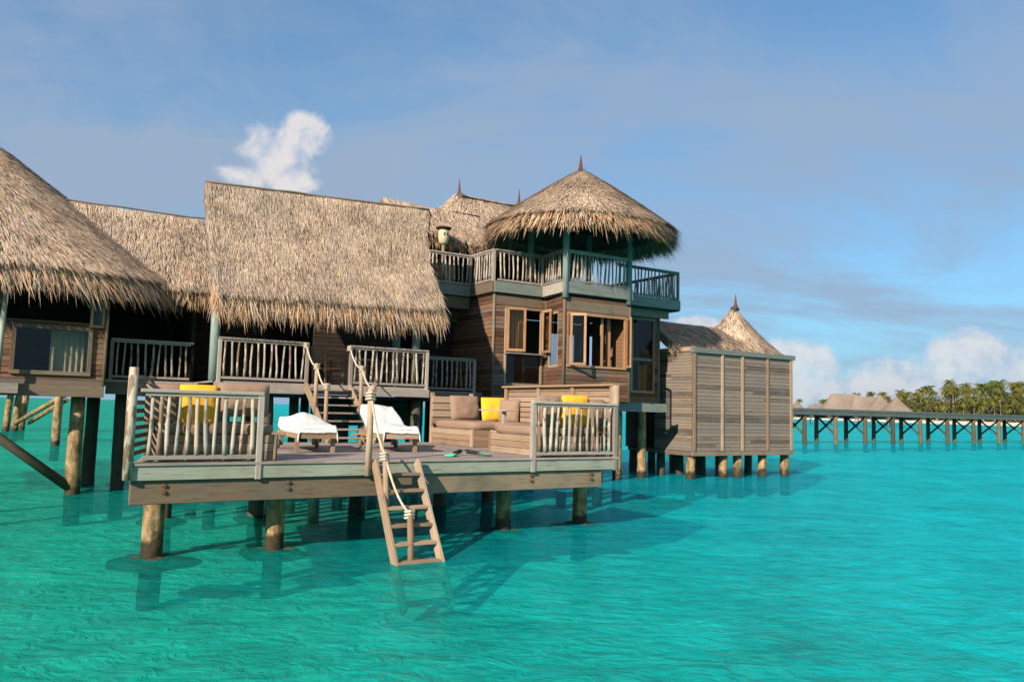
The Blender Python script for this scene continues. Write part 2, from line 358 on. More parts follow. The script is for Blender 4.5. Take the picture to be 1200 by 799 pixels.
# ------------------------------------------------------------------ sea and island
def water_mat():
    m,k,out=newmat('lagoon_water')
    pos=k.n('ShaderNodeNewGeometry').outputs['Position']
    a=k.noise(k.mapv(pos,(.8,1.15,1)),1.5,4,.5,.15)
    b=k.noise(k.mapv(pos,(1.0,1.3,1),(7,3,0)),5.2,4,.55,.1)
    d=k.noise(k.mapv(pos,(.2,.3,1)),.6,2,.5)
    h=k.m('ADD',k.m('ADD',k.m('MULTIPLY',a,.60),k.m('MULTIPLY',b,.18)),k.m('MULTIPLY',d,.6))
    def bmp(st):
        n=k.n('ShaderNodeBump'); n.inputs['Strength'].default_value=st; n.inputs['Distance'].default_value=.6; k.put(n.inputs['Height'],h); return n
    bump=bmp(1.0); soft=bmp(.4); gentle=bmp(.5)
    xyz=k.n('ShaderNodeSeparateXYZ',i_0=pos)
    # the lagoon grows bluer over the open sand to the right and far away
    big=k.noise(pos,.035,3,.5); patch=k.noise(k.mapv(pos,(.8,1,1)),.33,4,.55,.4)
    far=k.mr(k.m('ADD',k.m('ADD',k.m('MULTIPLY',xyz.outputs[0],.06),k.m('MULTIPLY',xyz.outputs[1],.02)),k.m('MULTIPLY',k.m('SUBTRACT',big,.5),.9)),-.45,.85,0,1,True)
    body=k.mix(far,(.004,.50,.38,1),(.004,.78,.98,1))
    tint=k.mix(far,(.18,.90,.77,1),(.10,.95,1.0,1))
    # caustic light painted into the water colour, with patches for shallower and deeper stretches
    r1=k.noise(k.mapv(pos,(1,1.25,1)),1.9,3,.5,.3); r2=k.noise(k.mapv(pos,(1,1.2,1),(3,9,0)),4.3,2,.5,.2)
    painted_caustics=k.m('ADD',k.m('MULTIPLY',k.m('ABSOLUTE',k.m('SUBTRACT',r1,.5)),3.2),k.m('MULTIPLY',k.m('ABSOLUTE',k.m('SUBTRACT',r2,.5)),2.0))
    painted_caustics=k.mr(painted_caustics,.0,.75,1.0,.87,True)
    thick=k.m('MULTIPLY',painted_caustics,k.mr(k.m('ADD',k.m('MULTIPLY',a,.35),k.m('MULTIPLY',patch,.65)),.38,.60,.84,1.0,True))  # colour multiplier: painted caustics times the depth patches
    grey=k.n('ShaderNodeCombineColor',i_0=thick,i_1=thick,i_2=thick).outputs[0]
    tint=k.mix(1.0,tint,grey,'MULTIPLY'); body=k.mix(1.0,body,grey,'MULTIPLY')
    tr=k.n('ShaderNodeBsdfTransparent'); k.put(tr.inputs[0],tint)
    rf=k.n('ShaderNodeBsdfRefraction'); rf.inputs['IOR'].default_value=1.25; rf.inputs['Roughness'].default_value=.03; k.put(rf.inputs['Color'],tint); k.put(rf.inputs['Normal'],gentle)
    m0=k.n('ShaderNodeMixShader'); m0.inputs[0].default_value=.14
    k.t.links.new(tr.outputs[0],m0.inputs[1]); k.t.links.new(rf.outputs[0],m0.inputs[2])
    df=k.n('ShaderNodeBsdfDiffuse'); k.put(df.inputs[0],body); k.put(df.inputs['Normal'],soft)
    m1=k.n('ShaderNodeMixShader'); m1.inputs[0].default_value=.24
    k.t.links.new(m0.outputs[0],m1.inputs[1]); k.t.links.new(df.outputs[0],m1.inputs[2])
    gl=k.n('ShaderNodeBsdfGlossy'); gl.inputs['Roughness'].default_value=.10; k.put(gl.inputs['Normal'],bump)
    fr=k.n('ShaderNodeFresnel'); fr.inputs[0].default_value=1.33; k.put(fr.inputs['Normal'],bump)
    m2=k.n('ShaderNodeMixShader'); k.put(m2.inputs[0],k.m('MULTIPLY',fr.outputs[0],.29))
    k.t.links.new(m1.outputs[0],m2.inputs[1]); k.t.links.new(gl.outputs[0],m2.inputs[2])
    k.t.links.new(m2.outputs[0],out.inputs[0]); return m
def seabed_mat():
    m,k,out=newmat('lagoon_bed')
    pos=k.n('ShaderNodeNewGeometry').outputs['Position']
    a=k.noise(pos,.5,6,.65,.5); b=k.noise(k.mapv(pos,(1,1.5,1)),1.7,5,.62,.9)
    c=k.ramp(k.m('ADD',k.m('MULTIPLY',a,.6),k.m('MULTIPLY',b,.4)),[(.34,(.40,.40,.28)),(.45,(.70,.67,.54)),(.58,(.90,.87,.76))])
    pbsdf(k,out,c,.95,b,.8,.35,.0); return m
S=9000
mb=MB(); mb.quad(Vector((-S,-S,0)),Vector((S,-S,0)),Vector((S,S,0)),Vector((-S,S,0)),.5)
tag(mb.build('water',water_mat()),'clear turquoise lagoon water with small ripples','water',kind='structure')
mb=MB(); mb.quad(Vector((-S,-S,-.72)),Vector((S,-S,-.72)),Vector((S,S,-.72)),Vector((-S,S,-.72)),.5)
tag(mb.build('lagoon_bed',seabed_mat()),'pale sandy bed of the lagoon below the water','seabed',kind='structure')
def AZ(px,d):                      # bearing of a spot on the far shore -> ground point
    a=math.atan((px-600)/930); return Vector((math.sin(a)*d/math.cos(a),d,0))
shore=[(880,760),(940,640),(1000,540),(1060,470),(1120,420),(1200,385),(1300,360),(1450,350),(1700,360)]
def shore_d(px):
    for (a,da),(b,db) in zip(shore,shore[1:]):
        if a<=px<=b: return da+(db-da)*(px-a)/(b-a)
    return 360
mb=MB(); rows=[(-10,-.6),(0,0),(9,1.1),(16,1.7),(30,2.0),(190,2.2)]
def isl(u,v):
    px=880+u*820; k=min(int(v*5+1e-6),5); off,z=rows[k]
    d=shore_d(px)+off+2.0*math.sin(px*.05); p=AZ(px,d); p.z=z; return p
mb.grid(isl,60,5,rn=.5)
tag(mb.build('beach_island',M['sand']),'low sandy island with a pale beach on the far shore','island',kind='structure')

# ------------------------------------------------------------------ thatch
def thatch(name,parent,pos,nu,nv,closed,n_strand,n_fringe,thick=.26,fr_len=(.35,.75),h_rng=(0,1),a_rng=(0,1),slen=(.25,.5),bias=1.0,fringe_a=None,wid=.017,seed=1,splay=0.0):
    rs=random.Random(seed); mb=MB()
    def at(a,h):
        p=pos(a,h); 
        return p+Vector((0,0,1))*(.05*noise.noise(p*2.2)+.03*noise.noise(p*6))
    def frame(a,h):
        e=.01; a2=a+e if (closed or a<.98) else a-e; sg=1 if a2>a else -1
        p=pos(a,h); h2=h+.02 if h<.97 else h-.02; sh=1 if h2>h else -1
        up=(pos(a,h2)-p)*sh; sd=(pos(a2,h)-p)*sg
        if sd.length<1e-5: sd=Vector((1,0,0))
        up.normalize(); sd.normalize(); n=sd.cross(up)
        if n.z<0: n=-n
        n.normalize(); return p,up,sd,n
    mb.grid(at,nu,nv,closed,rn=lambda:rs.uniform(.1,.35))
    def under(a,h):
        p,up,sd,n=frame(a,h); return p-n*thick+up*(thick*.4)
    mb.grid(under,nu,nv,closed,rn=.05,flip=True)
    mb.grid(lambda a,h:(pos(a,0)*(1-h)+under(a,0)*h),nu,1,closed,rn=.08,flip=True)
    if not closed:
        for a in(0,1): mb.grid(lambda u,v,a=a:pos(a,u)*(1-v)+under(a,u)*v,nv,1,rn=.15)
    def strand(p,d,sd,n,L,wd,lift,rn):
        tip=p+d*L+n*lift; mid=p+d*(L*.5)+n*(lift*.62)
        i=len(mb.v); mb.v+=[p-sd*wd*.6,p+sd*wd*.6,mid+sd*wd,mid-sd*wd,tip]
        mb.face((i,i+1,i+2,i+3),((0,0),(0,1),(1,1),(1,0)),rn); mb.face((i+3,i+2,i+4),((0,0),(0,1),(1,.5)),rn)
    for _ in range(n_strand):
        a=a_rng[0]+(a_rng[1]-a_rng[0])*rs.random(); h=h_rng[0]+(h_rng[1]-h_rng[0])*(rs.random()**bias)
        p,up,sd,n=frame(a%1 if closed else a,h)
        d=(-up+sd*rs.gauss(0,.12)).normalized()
        pn=noise.noise(p*1.7)*.16+noise.noise(p*5.0)*.10
        rn=min(.85,max(.0,rs.gauss(.50,.21)+pn*1.5)) 
        if rs.random()<.07: rn=rs.uniform(.84,1)
        strand(p+n*rs.uniform(-.02,.03),d,sd,n,rs.uniform(*slen),wid*rs.uniform(.55,1.25),rs.uniform(.01,.075),rn)
    fa=fringe_a or a_rng
    for _ in range(n_fringe):
        a=fa[0]+(fa[1]-fa[0])*rs.random()
        lay=rs.random(); p,up,sd,n=frame(a%1 if closed else a,.0)
        p=p-n*(thick*lay*.9)+up*rs.uniform(-.02,.28)
        clump=noise.noise(Vector((a*38,seed,0)))*.5+noise.noise(Vector((a*120,seed,3)))*.35
        L=rs.uniform(*fr_len)*(1+.5*clump)
        if rs.random()<.12: L*=1.35
        d=(-up*rs.uniform(.5,1)+Vector((0,0,-1))*rs.uniform(.25,.9)+sd*rs.gauss(0,.16)+n*splay*rs.random()).normalized()
        rn=min(1,max(0,rs.gauss(.52,.22)-.25*lay))
        if rs.random()<.50: rn=rs.uniform(.84,1)
        strand(p,d,sd,n,L,max(.0105,wid*1.2)*rs.uniform(.6,1.5),rs.uniform(-.06,.05),rn)
    return mb.build(name,M['thatch'],parent)
def conepos(cs,ct,z0,rx,ry,za,pw=2.0,flare=.25,sway=0):
    """hip/cone: centre, eave height, half sizes, apex height, superellipse power"""
    def f(a,h):
        th=2*math.pi*a; c,s=math.cos(th),math.sin(th)
        k=(abs(c)**pw+abs(s)**pw)**(-1/pw); r=(1-h)
        z=z0+(za-z0)*(h*(1-flare)+flare*h*h) 
        # gently domed just above the eave
        z+=.10*(za-z0)*math.sin(math.pi*min(1,h))*sway
        return W(cs+rx*k*c*r,ct+ry*k*s*r,z)
    return f
def quadroof(EL,ER,RL,RR,flare=.0,sag=.0,back=None):
    """front slope of a gable between eave and ridge points; back=(BL,BR): a folded to run on down the far slope"""
    EL,ER,RL,RR=[Vector(q) for q in(EL,ER,RL,RR)]
    def f(a,h):
        e=EL.lerp(ER,a); r=RL.lerp(RR,a); q=e.lerp(r,h)
        z=q.z-flare*math.sin(math.pi*h)*.5
        return W(q.x,q.y,z-sag*math.sin(math.pi*a)*h)
    return f
def finial(parent,s,t,z,hh,r=.09):
    mb=MB(); p=W(s,t,z); ks=[(-.25,2.0),(0,1.25),(.15,.8),(.35,.55),(.65,.34),(1,.1)]
    mb.tube([p+ZV*hh*k for k,_ in ks],[r*q for _,q in ks],8); mb.build('finial',M['finial'],parent)
def ridge_cap(parent,A,B,r=.07):
    r*=.55; mb=MB(); n=14; A,B=W(*A),W(*B)
    mb.tube([A.lerp(B,i/n)+ZV*.03*noise.noise(Vector((i*.7,A.x,0))) for i in range(n+1)],r,6); mb.build('ridge_pole',M['beam'],parent)

# ------------------------------------------------------------------ carpentry helpers
def plank_wall(mb,A,B,z0,z1,opens=(),h=.125,th=.03,back=True,side=1,fr=W):
    A=Vector((A[0],A[1],0)); B=Vector((B[0],B[1],0)); d=B-A; Ln=d.length; d=d/Ln
    nrm=Vector((d.y,-d.x,0))*side
    zs={z0,z1}
    z=z0
    while z<z1: zs.add(round(z,3)); z+=h
    for o in opens: zs.add(o[2]); zs.add(o[3])
    zs=sorted(q for q in zs if z0-1e-6<=q<=z1+1e-6)
    zs=[q for i,q in enumerate(zs) if i==0 or q-zs[i-1]>.012]
    ux=fr(1,0,0)-fr(0,0,0); uy=fr(0,1,0)-fr(0,0,0); dv=ux*d.x+uy*d.y; nv=ux*nrm.x+uy*nrm.y
    for za,zb in zip(zs,zs[1:]):
        zm=(za+zb)/2; iv=[(0,Ln)]
        for o in opens:
            if o[2]<zm<o[3]:
                ni=[]
                for a,b in iv:
                    if o[0]>a: ni.append((a,min(b,o[0])))
                    if o[1]<b: ni.append((max(a,o[1]),b))
                iv=[q for q in ni if q[1]-q[0]>.005]
        for a,b in iv:
            cuts=[a,b]
            if b-a>1.8 and random.random()<.35: cuts=[a,random.uniform(a+.7,b-.7),b]
            for p,q in zip(cuts,cuts[1:]):
                off=random.uniform(0,.006); g=.004
                c=fr(A.x+d.x*(p+q)/2,A.y+d.y*(p+q)/2,zm)+nv*(th/2+off)
                lap=nv*.006
                mb.obox(c,dv*((q-p)/2-.001),ZV*((zb-za)/2-g)-lap,nv*th/2)
            if back:
                c=fr(A.x+d.x*(a+b)/2,A.y+d.y*(a+b)/2,zm)-nv*.022
                mb.obox(c,dv*((b-a)/2),ZV*((zb-za)/2+.001),nv*.018,rn=.05)
def bars(mb,A,B,z0,z1,wd=.06,th=.05,mull=(),out=0.0):
    """rectangular frame of four bars between plan points A,B"""
    a=W(A[0],A[1],0); b=W(B[0],B[1],0); d=(b-a).normalized(); n=Vector((d.y,-d.x,0)); a=a+n*out; b=b+n*out
    L=(b-a).length
    mb.beam(a+ZV*(z0+wd/2),b+ZV*(z0+wd/2),th,wd); mb.beam(a+ZV*(z1-wd/2),b+ZV*(z1-wd/2),th,wd)
    for k in (wd/2,L-wd/2): 
        p=a+d*k; mb.obox(p+ZV*(z0+z1)/2,ZV*((z1-z0)/2-wd-.001),d*wd/2,n*th/2)
    for k in mull:
        p=a+d*(k*L); mb.obox(p+ZV*(z0+z1)/2,ZV*((z1-z0)/2-wd-.001),d*wd/2,n*th/2*.9)
def window(parent,A,B,z0,z1,mat='tanwood',wd=.06,th=.06,pane=True,mull=(),out=0.0,name='window',label=None):
    mb=MB(); bars(mb,A,B,z0,z1,wd,th,mull,out); o=mb.build(name,M[mat],parent,bevel=.005)
    if label:o['label']=label
    if pane:
        g=MB(); a=W(A[0],A[1],0); b=W(B[0],B[1],0); d=(b-a).normalized(); n=Vector((d.y,-d.x,0)); L=(b-a).length
        g.obox((a+b)/2+n*out+ZV*(z0+z1)/2,d*(L/2-wd),ZV*((z1-z0)/2-wd),n*.004); g.build('pane',M['glass'],o)
    return o
BAL=[]
def baluster_meshes():
    for q in range(8):
        rs=random.Random(q+40); mb=MB(); n=7; pts=[];rad=[]
        r0=rs.uniform(.023,.034); ph=rs.uniform(0,6); fq=rs.uniform(2.5,5)
        for i in range(n):
            z=i/(n-1); pts.append(Vector((.013*math.sin(z*fq+ph),.010*math.cos(z*3+ph),z))); rad.append(r0*rs.uniform(.90,1.10)*(1.06-.14*z))
        mb.tube(pts,rad,7)
        o=mb.build('baluster',M['pole']); BAL.append(o.data); bpy.data.objects.remove(o)
baluster_meshes()
RB=random.Random(5)
def railing(parent,A,B,z,height=1.0,postA=True,postB=True,gap=.165,mat='rail',lower=.10,label=None,post_drop=.25):
    a=W(A[0],A[1],z); b=W(B[0],B[1],z); d=(b-a).normalized(); n=Vector((d.y,-d.x,0)); L=(b-a).length
    mb=MB()
    mb.obox((a+b)/2+ZV*(height-.025),d*(L/2+.03),n*.055,ZV*.024)
    mb.obox((a+b)/2+ZV*(height-.075),d*(L/2-.035),n*.025,ZV*.024)
    mb.obox((a+b)/2+ZV*(lower-.03),d*(L/2-.035),n*.03,ZV*.03)
    for f,p in((postA,a),(postB,b)):
        if f: mb.obox(p+ZV*((height-.05-post_drop)/2),ZV*((height-.05+post_drop)/2),d*.042,n*.042)
    ra=mb.build('railing',M[mat],parent,origin=a,bevel=.006)
    if label: ra['label']=label
    k=max(2,int(round((L-.1)/gap)))
    for i in range(k):
        o=bpy.data.objects.new('baluster',RB.choice(BAL)); COL.objects.link(o); o.parent=ra
        p=d*(.05+(L-.1)*(i+.5)/k+RB.uniform(-.015,.015))
        o.location=p+ZV*lower; hh=height-.1-lower; o.scale=(1,1,hh)
        o.rotation_euler=(RB.gauss(0,.022),RB.gauss(0,.022),RB.uniform(0,6.28))
    return ra
def pile(parent,s,t,z0,z1,r=.15,mat='pile',lean=(0,0),rockc=0,name='pile',n=12):
    mb=MB(); pts=[];rad=[]; m=9
    for i in range(m):
        k=i/(m-1); z=z0+(z1-z0)*k; q=W(s+lean[0]*(1-k),t+lean[1]*(1-k),z)
        q=q+Vector((noise.noise(Vector((z*.9,s,t))),noise.noise(Vector((s,z*.9,t))),0))*.03
        pts.append(q); rad.append(r*(1.06-.12*k)*(1+.07*noise.noise(Vector((z*2,s*3,t)))))
    mb.tube(pts,rad,n); o=mb.build(name,M[mat],parent)
    if rockc:
        rb=MB(); c=W(s+lean[0]*.6,t+lean[1]*.6,-.085)
        def rk(u,v):
            th=2*math.pi*u; ph=math.pi*v; rr=rockc*(1+.35*noise.noise(Vector((math.cos(th)*1.4+s,math.sin(th)*1.4,2)))+.16*noise.noise(Vector((math.cos(th)*4+s,math.sin(th)*4,7))))
            return c+Vector((math.cos(th)*math.sin(ph)*rr*1.15,math.sin(th)*math.sin(ph)*rr*.8,math.copysign(abs(math.cos(ph))**.7,math.cos(ph))*(.085+.055*noise.noise(Vector((math.cos(th)*2.6*math.sin(ph),math.sin(th)*2.6*math.sin(ph)+s,3)))+.03*noise.noise(Vector((math.cos(th)*7*math.sin(ph)+s,math.sin(th)*7*math.sin(ph),5))))))
        rb.grid(rk,40,16,True); rb.build('rock_collar',M['rock'],o)
    return o
def boards_deck(mb,s0,s1,t0,t1,z,along='s',bw=.14,th=.035):
    if along=='s':
        t=t0
        while t<t1-.01:
            t2=min(t+bw,t1); cuts=[s0,s1]
            if s1-s0>3: cuts=[s0,random.uniform(s0+1,s1-1),s1]
            for a,b in zip(cuts,cuts[1:]): mb.box(a+.001,b-.001,t+.003,t2-.003,z-th,z+random.uniform(-.002,.002))
            t=t2
    else:
        s=s0
        while s<s1-.01:
            s2=min(s+bw,s1); mb.box(s+.003,s2-.003,t0,t1,z-th,z+random.uniform(-.002,.002)); s=s2

# ------------------------------------------------------------------ sun deck over the water
DZ=1.36
deck=thing('sun_deck','low timber sun deck on round piles with pole railings, in front of the villa','deck',W(0,0,0))
mb=MB()
for q in range(41):
    t0=-.03+q*.1405; x0=max(0,.24*(t0+.07)); cut=random.uniform(2.5,6)
    for a,b in((x0,cut),(cut,8.35)): mb.box(a+.001,b-.001,t0+.003,t0+.1375,DZ-.035,DZ+random.uniform(-.002,.002))
mb.build('deck_boards',M['deck'],deck)
mb=MB(); mb.box(0,8.32,0,.05,DZ-.235,DZ-.037); mb.build('fascia',M['teal'],deck,bevel=.006)
mb=MB(); mb.box(8.27,8.32,.052,5.7,DZ-.235,DZ-.037); mb.build('side_fascia',M['teal'],deck,bevel=.006)
mb=MB(); mb.beam(W(.05,.06,DZ-.137),W(1.38,5.6,DZ-.137),.05,.196); mb.build('side_fascia',M['teal'],deck,bevel=.006)
mb=MB()
for q in range(9): mb.box(.5+q*.93,.57+q*.93,.055,min(5.7,1.6+q*3.8),DZ-.235,DZ-.04)
mb.build('joists',M['dark'],deck)
mb=MB(); mb.box(0,4.3,.06,.17,DZ-.56,DZ-.2355); mb.box(4.305,8.0,.06,.17,DZ-.56,DZ-.2355); mb.build('front_beam',M['beam'],deck,bevel=.008)
mb=MB(); mb.box(1.15,8.0,4.2,4.32,DZ-.56,DZ-.2355); mb.build('rear_beam',M['beam'],deck)
for s,t,rc in((.42,.66,.52),(2.12,.60,.42),(6.42,.95,.45),(8.28,1.05,.5)): pile(deck,s,t,-1.55,DZ-.235,.145,rockc=rc,lean=(-.03,.05))
for s,t,rc in((1.15,4.7,.35),(2.8,4.4,.35),(4.9,4.5,0),(6.9,4.5,0),(8.2,4.6,0)): pile(deck,s,t,-1.55,DZ-.235,.15,mat='pile_dark',rockc=rc)
for s in(.42,2.12,6.42,7.75):
    for dz in(.31,.40):
        mb=MB(); c=W(s+.0,.058,DZ-dz); mb.tube([c,c-VH*.03],[.034,.026],8); mb.build('bolt',M['metal'],deck)
railing(deck,(.08,.02),(1.66,.02),DZ,1.0,False,True,gap=.125,label='left front railing of uneven poles')
railing(deck,(6.42,.02),(8.27,.02),DZ,1.0,True,True,gap=.14,label='right front railing of uneven poles')
mb=MB(); mb.tube([W(-.05,.0,DZ-.22),W(-.05,0,2.0),W(-.05,0,2.64)],[.062,.066,.06],12); mb.build('corner_post',M['pole'],deck)
# slatted screens on the two sides
mb=MB()
for q in range(10):
    z=DZ+.12+q*.115; mb.beam(W(.0,.1,z),W(.31,1.1,z),.025,.06)
mb.tube([W(.33,1.15,DZ),W(.33,1.15,2.56)],.045,8)
mb.build('side_screen',M['beam'],deck)
mb=MB()
for q in range(11):
    z=DZ+.10+q*.115; mb.box(8.36,8.39,.22,4.0,z,z+.10)
for t in(.16,1.45,2.7,4.05): mb.box(8.30 if t>.2 else 8.28,8.355,t-.045,t+.045,DZ-.0,2.69)
mb.box(8.26,8.44,.08,4.15,2.692,2.735)
mb.build('slat_screen',M['tanwood'],deck,bevel=.005)
mb=MB(); mb.tube([W(8.34,.10,DZ-.25),W(8.34,.10,2.70)],.075,10); mb.build('screen_post',M['tanwood'],deck)
# ------------------------------------------------------------------ bathing ladder
lad=thing('bathing_ladder','wooden ladder with rope handrail going down from the deck into the sea','ladder',W(3.8,-.1,0))
def lp(s,k): return W(s-.16*k,-.06-1.33*k,DZ-.02-1.45*k)      # k: 0 deck edge .. 1 just under water
for s,sd in((3.42,-1),(4.14,1)):
    mb=MB(); mb.beam(lp(s,-.0),lp(s,1.30),.05,.15,up=VH); mb.build('stringer',M['tanwood'],lad,bevel=.006)
for i in range(8):
    k=.13+i*.158; mb=MB(); a,b=lp(3.45,k),lp(4.11,k)
    mb.obox((a+b)/2,(b-a)/2,VH*.085+ZV*.0,ZV*.022); mb.build('tread',M['tanwood'],lad,bevel=.005)
def ladpost(A,B,r=.05):
    mb=MB(); mb.tube([A,A.lerp(B,.5)+UH*.008,B],[r,r*1.05,r*.95],9); mb.build('post',M['tanwood'],lad)
pA=W(3.33,-.02,2.47); ladpost(W(3.33,-.02,1.12),pA)
pB=W(3.43,-.42,1.52); ladpost(W(3.42,-.62,.35),pB,.042)
pC=W(3.63,-.95,.70); ladpost(W(3.55,-1.22,-.05),pC,.048)
def rope(parent,pts,r=.017,sag=.12):
    mb=MB(); P=[]
    for a,b in zip(pts,pts[1:]):
        n=12
        for i in range(n): 
            k=i/n; P.append(a.lerp(b,k)-ZV*(sag*4*k*(1-k)))
    P.append(pts[-1]); mb.tube(P,[r*(1.0+.18*(i%2)) for i in range(len(P))],7); mb.build('rope',M['rope'],parent)
def knot(parent,p,r=.07):
    mb=MB(); 
    for dz in(-.045,0,.045):
        mb.tube([p+Vector((math.cos(q/10*6.2832)*r,math.sin(q/10*6.2832)*r,dz+.01*math.sin(q))) for q in range(11)],.02,6)
    mb.build('rope_knot',M['rope'],parent)
rope(lad,[pA-ZV*.05,pB-ZV*.04,pC-ZV*.05],.017,.14); knot(lad,pA-ZV*.12); knot(lad,pB-ZV*.08,.06); knot(lad,pC-ZV*.07,.065)

# ------------------------------------------------------------------ main pavilion
FZ=2.69
pav=thing('thatched_pavilion','open fronted pavilion with steep thatched roof and dark interior, behind the sun deck','pavilion',W(2.4,7.1,0))
mb=MB(); boards_deck(mb,2.45,7.8,7.12,9.2,FZ); mb.box(2.45,10.65,9.2,13.2,FZ-.06,FZ-.005); mb.box(.45,2.44,9.62,13.2,FZ-.06,FZ-.005); mb.build('floor',M['deck'],pav)
mb=MB(); mb.box(2.42,7.82,7.05,7.1,FZ-.24,FZ-.037); mb.box(7.77,7.82,7.11,9.15,FZ-.24,FZ-.037); mb.build('fascia',M['rail'],pav,bevel=.006)
mb=MB(); mb.box(7.84,10.62,9.14,9.2,FZ-.24,FZ-.062); mb.build('rear_fascia',M['beam'],pav)
mb=MB(); mb.box(.46,2.4,9.56,9.615,FZ-.36,FZ-.062); mb.build('rear_fascia',M['beam'],pav)
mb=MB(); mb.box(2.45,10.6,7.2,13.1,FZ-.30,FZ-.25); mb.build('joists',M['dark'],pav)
railing(pav,(2.52,7.12),(4.55,7.12),FZ,1.0,True,True,gap=.145,label='terrace railing left of the stairs')
railing(pav,(5.66,7.12),(7.75,7.12),FZ,1.0,True,True,gap=.145,label='terrace railing right of the stairs')
railing(pav,(7.86,9.2),(10.35,9.2),FZ,1.0,False,True,gap=.16,label='shaded railing set back beside the tower')
railing(pav,(.55,9.68),(2.38,9.68),FZ,1.0,True,False,gap=.16,label='shaded railing set back beside the hut')
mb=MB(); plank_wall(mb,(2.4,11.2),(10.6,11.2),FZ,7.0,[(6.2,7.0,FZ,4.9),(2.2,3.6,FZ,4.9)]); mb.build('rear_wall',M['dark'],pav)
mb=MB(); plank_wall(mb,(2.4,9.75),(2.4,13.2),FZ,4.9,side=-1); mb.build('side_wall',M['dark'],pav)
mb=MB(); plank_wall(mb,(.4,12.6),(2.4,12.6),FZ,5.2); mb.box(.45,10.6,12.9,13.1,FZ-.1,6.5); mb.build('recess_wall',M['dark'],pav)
mb=MB(); plank_wall(mb,(8.1,11.0),(10.7,11.0),4.95,5.65); mb.build('lintel_panel',M['plank'],pav)
for s,t,m_ in((2.42,7.22,'post'),(7.16,7.8,'post'),(7.50,7.3,'post')):
    mb=MB(); mb.tube([W(s,t,FZ),W(s,t,3.7),W(s,t,5.2)],[.10,.105,.1],12); mb.build('post',M[m_],pav)
mb=MB(); mb.box(2.3,8.0,7.15,7.3,5.0,5.2); mb.build('eave_beam',M['dark'],pav)
EL,ER,RL,RR=(2.28,6.85,4.78),(8.02,6.85,4.95),(2.30,8.8,7.68),(8.48,8.8,7.93)
def mainpos(a,h):
    if h<=.62:
        k=h/.62; e=Vector(EL).lerp(Vector(ER),a); r=Vector(RL).lerp(Vector(RR),a); q=e.lerp(r,k)
        q.x-= .22*max(0,a-.5)*2*math.sin(math.pi*min(1,k*1.0))*.9
        q.y-= -.10*math.sin(math.pi*k)
        return W(q.x,q.y,q.z)
    k=(h-.62)/.38; r=Vector(RL).lerp(Vector(RR),a); q=r.lerp(Vector((r.x+.12*k,r.y+.42,r.z-.62)),k); return W(q.x,q.y,q.z)
thatch('thatch_roof',pav,mainpos,30,16,False,70000,10000,h_rng=(0,.605),slen=(.2,.5),fr_len=(.3,.78),seed=3,wid=.0072)
mb=MB(); mb.grid(lambda a,h:W(3.35+5.1*a,9.1+1.9*h,7.28-2.5*h),4,2); mb.build('rear_slope',M['farthatch'],pav)
ridge_cap(pav,(2.30,8.8,7.66),(8.48,8.8,7.91),.06)
# middle roof between hut and pavilion, and the small link roof towards the tower
thatch('thatch_roof',pav,quadroof((-2.5,9.35,5.15),(3.1,9.35,5.15),(-2.5,11,7.16),(3.1,11,7.16)),20,8,False,18000,3000,wid=.009,seed=5,a_rng=(.35,1),fr_len=(.3,.6))
mb=MB(); mb.grid(lambda a,h:W(-2.5+5.6*a,11+1.6*h,7.14-1.9*h),4,2); mb.build('rear_slope',M['farthatch'],pav)
ridge_cap(pav,(-2.0,11,7.20),(3.1,11,7.20),.04)
thatch('thatch_roof',pav,quadroof((8.2,10.75,7.95),(11.6,10.75,7.6),(8.2,11.7,8.85),(11.9,11.7,8.75)),16,6,False,5000,1600,wid=.012,seed=6,fr_len=(.25,.5))
mb=MB(); mb.box(8.3,12.4,11.75,11.85,5.9,8.2); mb.build('upper_wall',M['dark'],pav)
mb=MB(); mb.grid(lambda a,h:W(8.2+3.6*a,11.7+1.6*h,8.80-1.4*h),4,2); mb.build('rear_slope',M['farthatch'],pav)
for s in(2.7,3.9,5.1,6.3,7.5,8.7,9.9):
    for t in(7.6,9.8,12.2):
        if t<8 and s>7.6: continue
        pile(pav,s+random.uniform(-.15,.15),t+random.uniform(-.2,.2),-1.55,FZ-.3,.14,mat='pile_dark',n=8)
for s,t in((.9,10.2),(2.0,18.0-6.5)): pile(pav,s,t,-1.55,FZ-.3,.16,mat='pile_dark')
mb=MB(); plank_wall(mb,(6.6,13),(10.5,13),1.55,2.4); mb.build('skirting',M['shed'],pav)
# stairs
st_=thing('staircase','open wooden stairs with rope handrails between sun deck and terrace','stairs',W(5.05,6,DZ))
def sp(s,k): return W(s,7.0-1.75*k,FZ-.06-(FZ-DZ-.06)*k)
for s in(4.52,5.60):
    mb=MB(); mb.beam(sp(s,0),sp(s,1.0),.05,.2,up=VH); mb.build('stringer',M['tanwood'],st_,bevel=.006)
for i in range(7):
    k=.06+i*.142; mb=MB(); p=sp(5.06,k); mb.obox(p,UH*.51,VH*.12,ZV*.02); mb.build('tread',M['deck'],st_,bevel=.004)
for s,side in((4.50,-1),(5.60,1)):
    tops=[W(s,7.05,3.66),W(s,6.2,3.13),W(s,5.45,2.66)]
    for (t,z0),tp in zip(((6.2,2.0),(5.45,DZ)),tops[1:]):
        mb=MB(); mb.tube([W(s,t,z0),tp],[.05,.045],8); mb.build('post',M['tanwood'],st_)
    rope(st_,[q-ZV*.05 for q in tops],.018,.13)
    for q in tops: knot(st_,q-ZV*.06,.06)

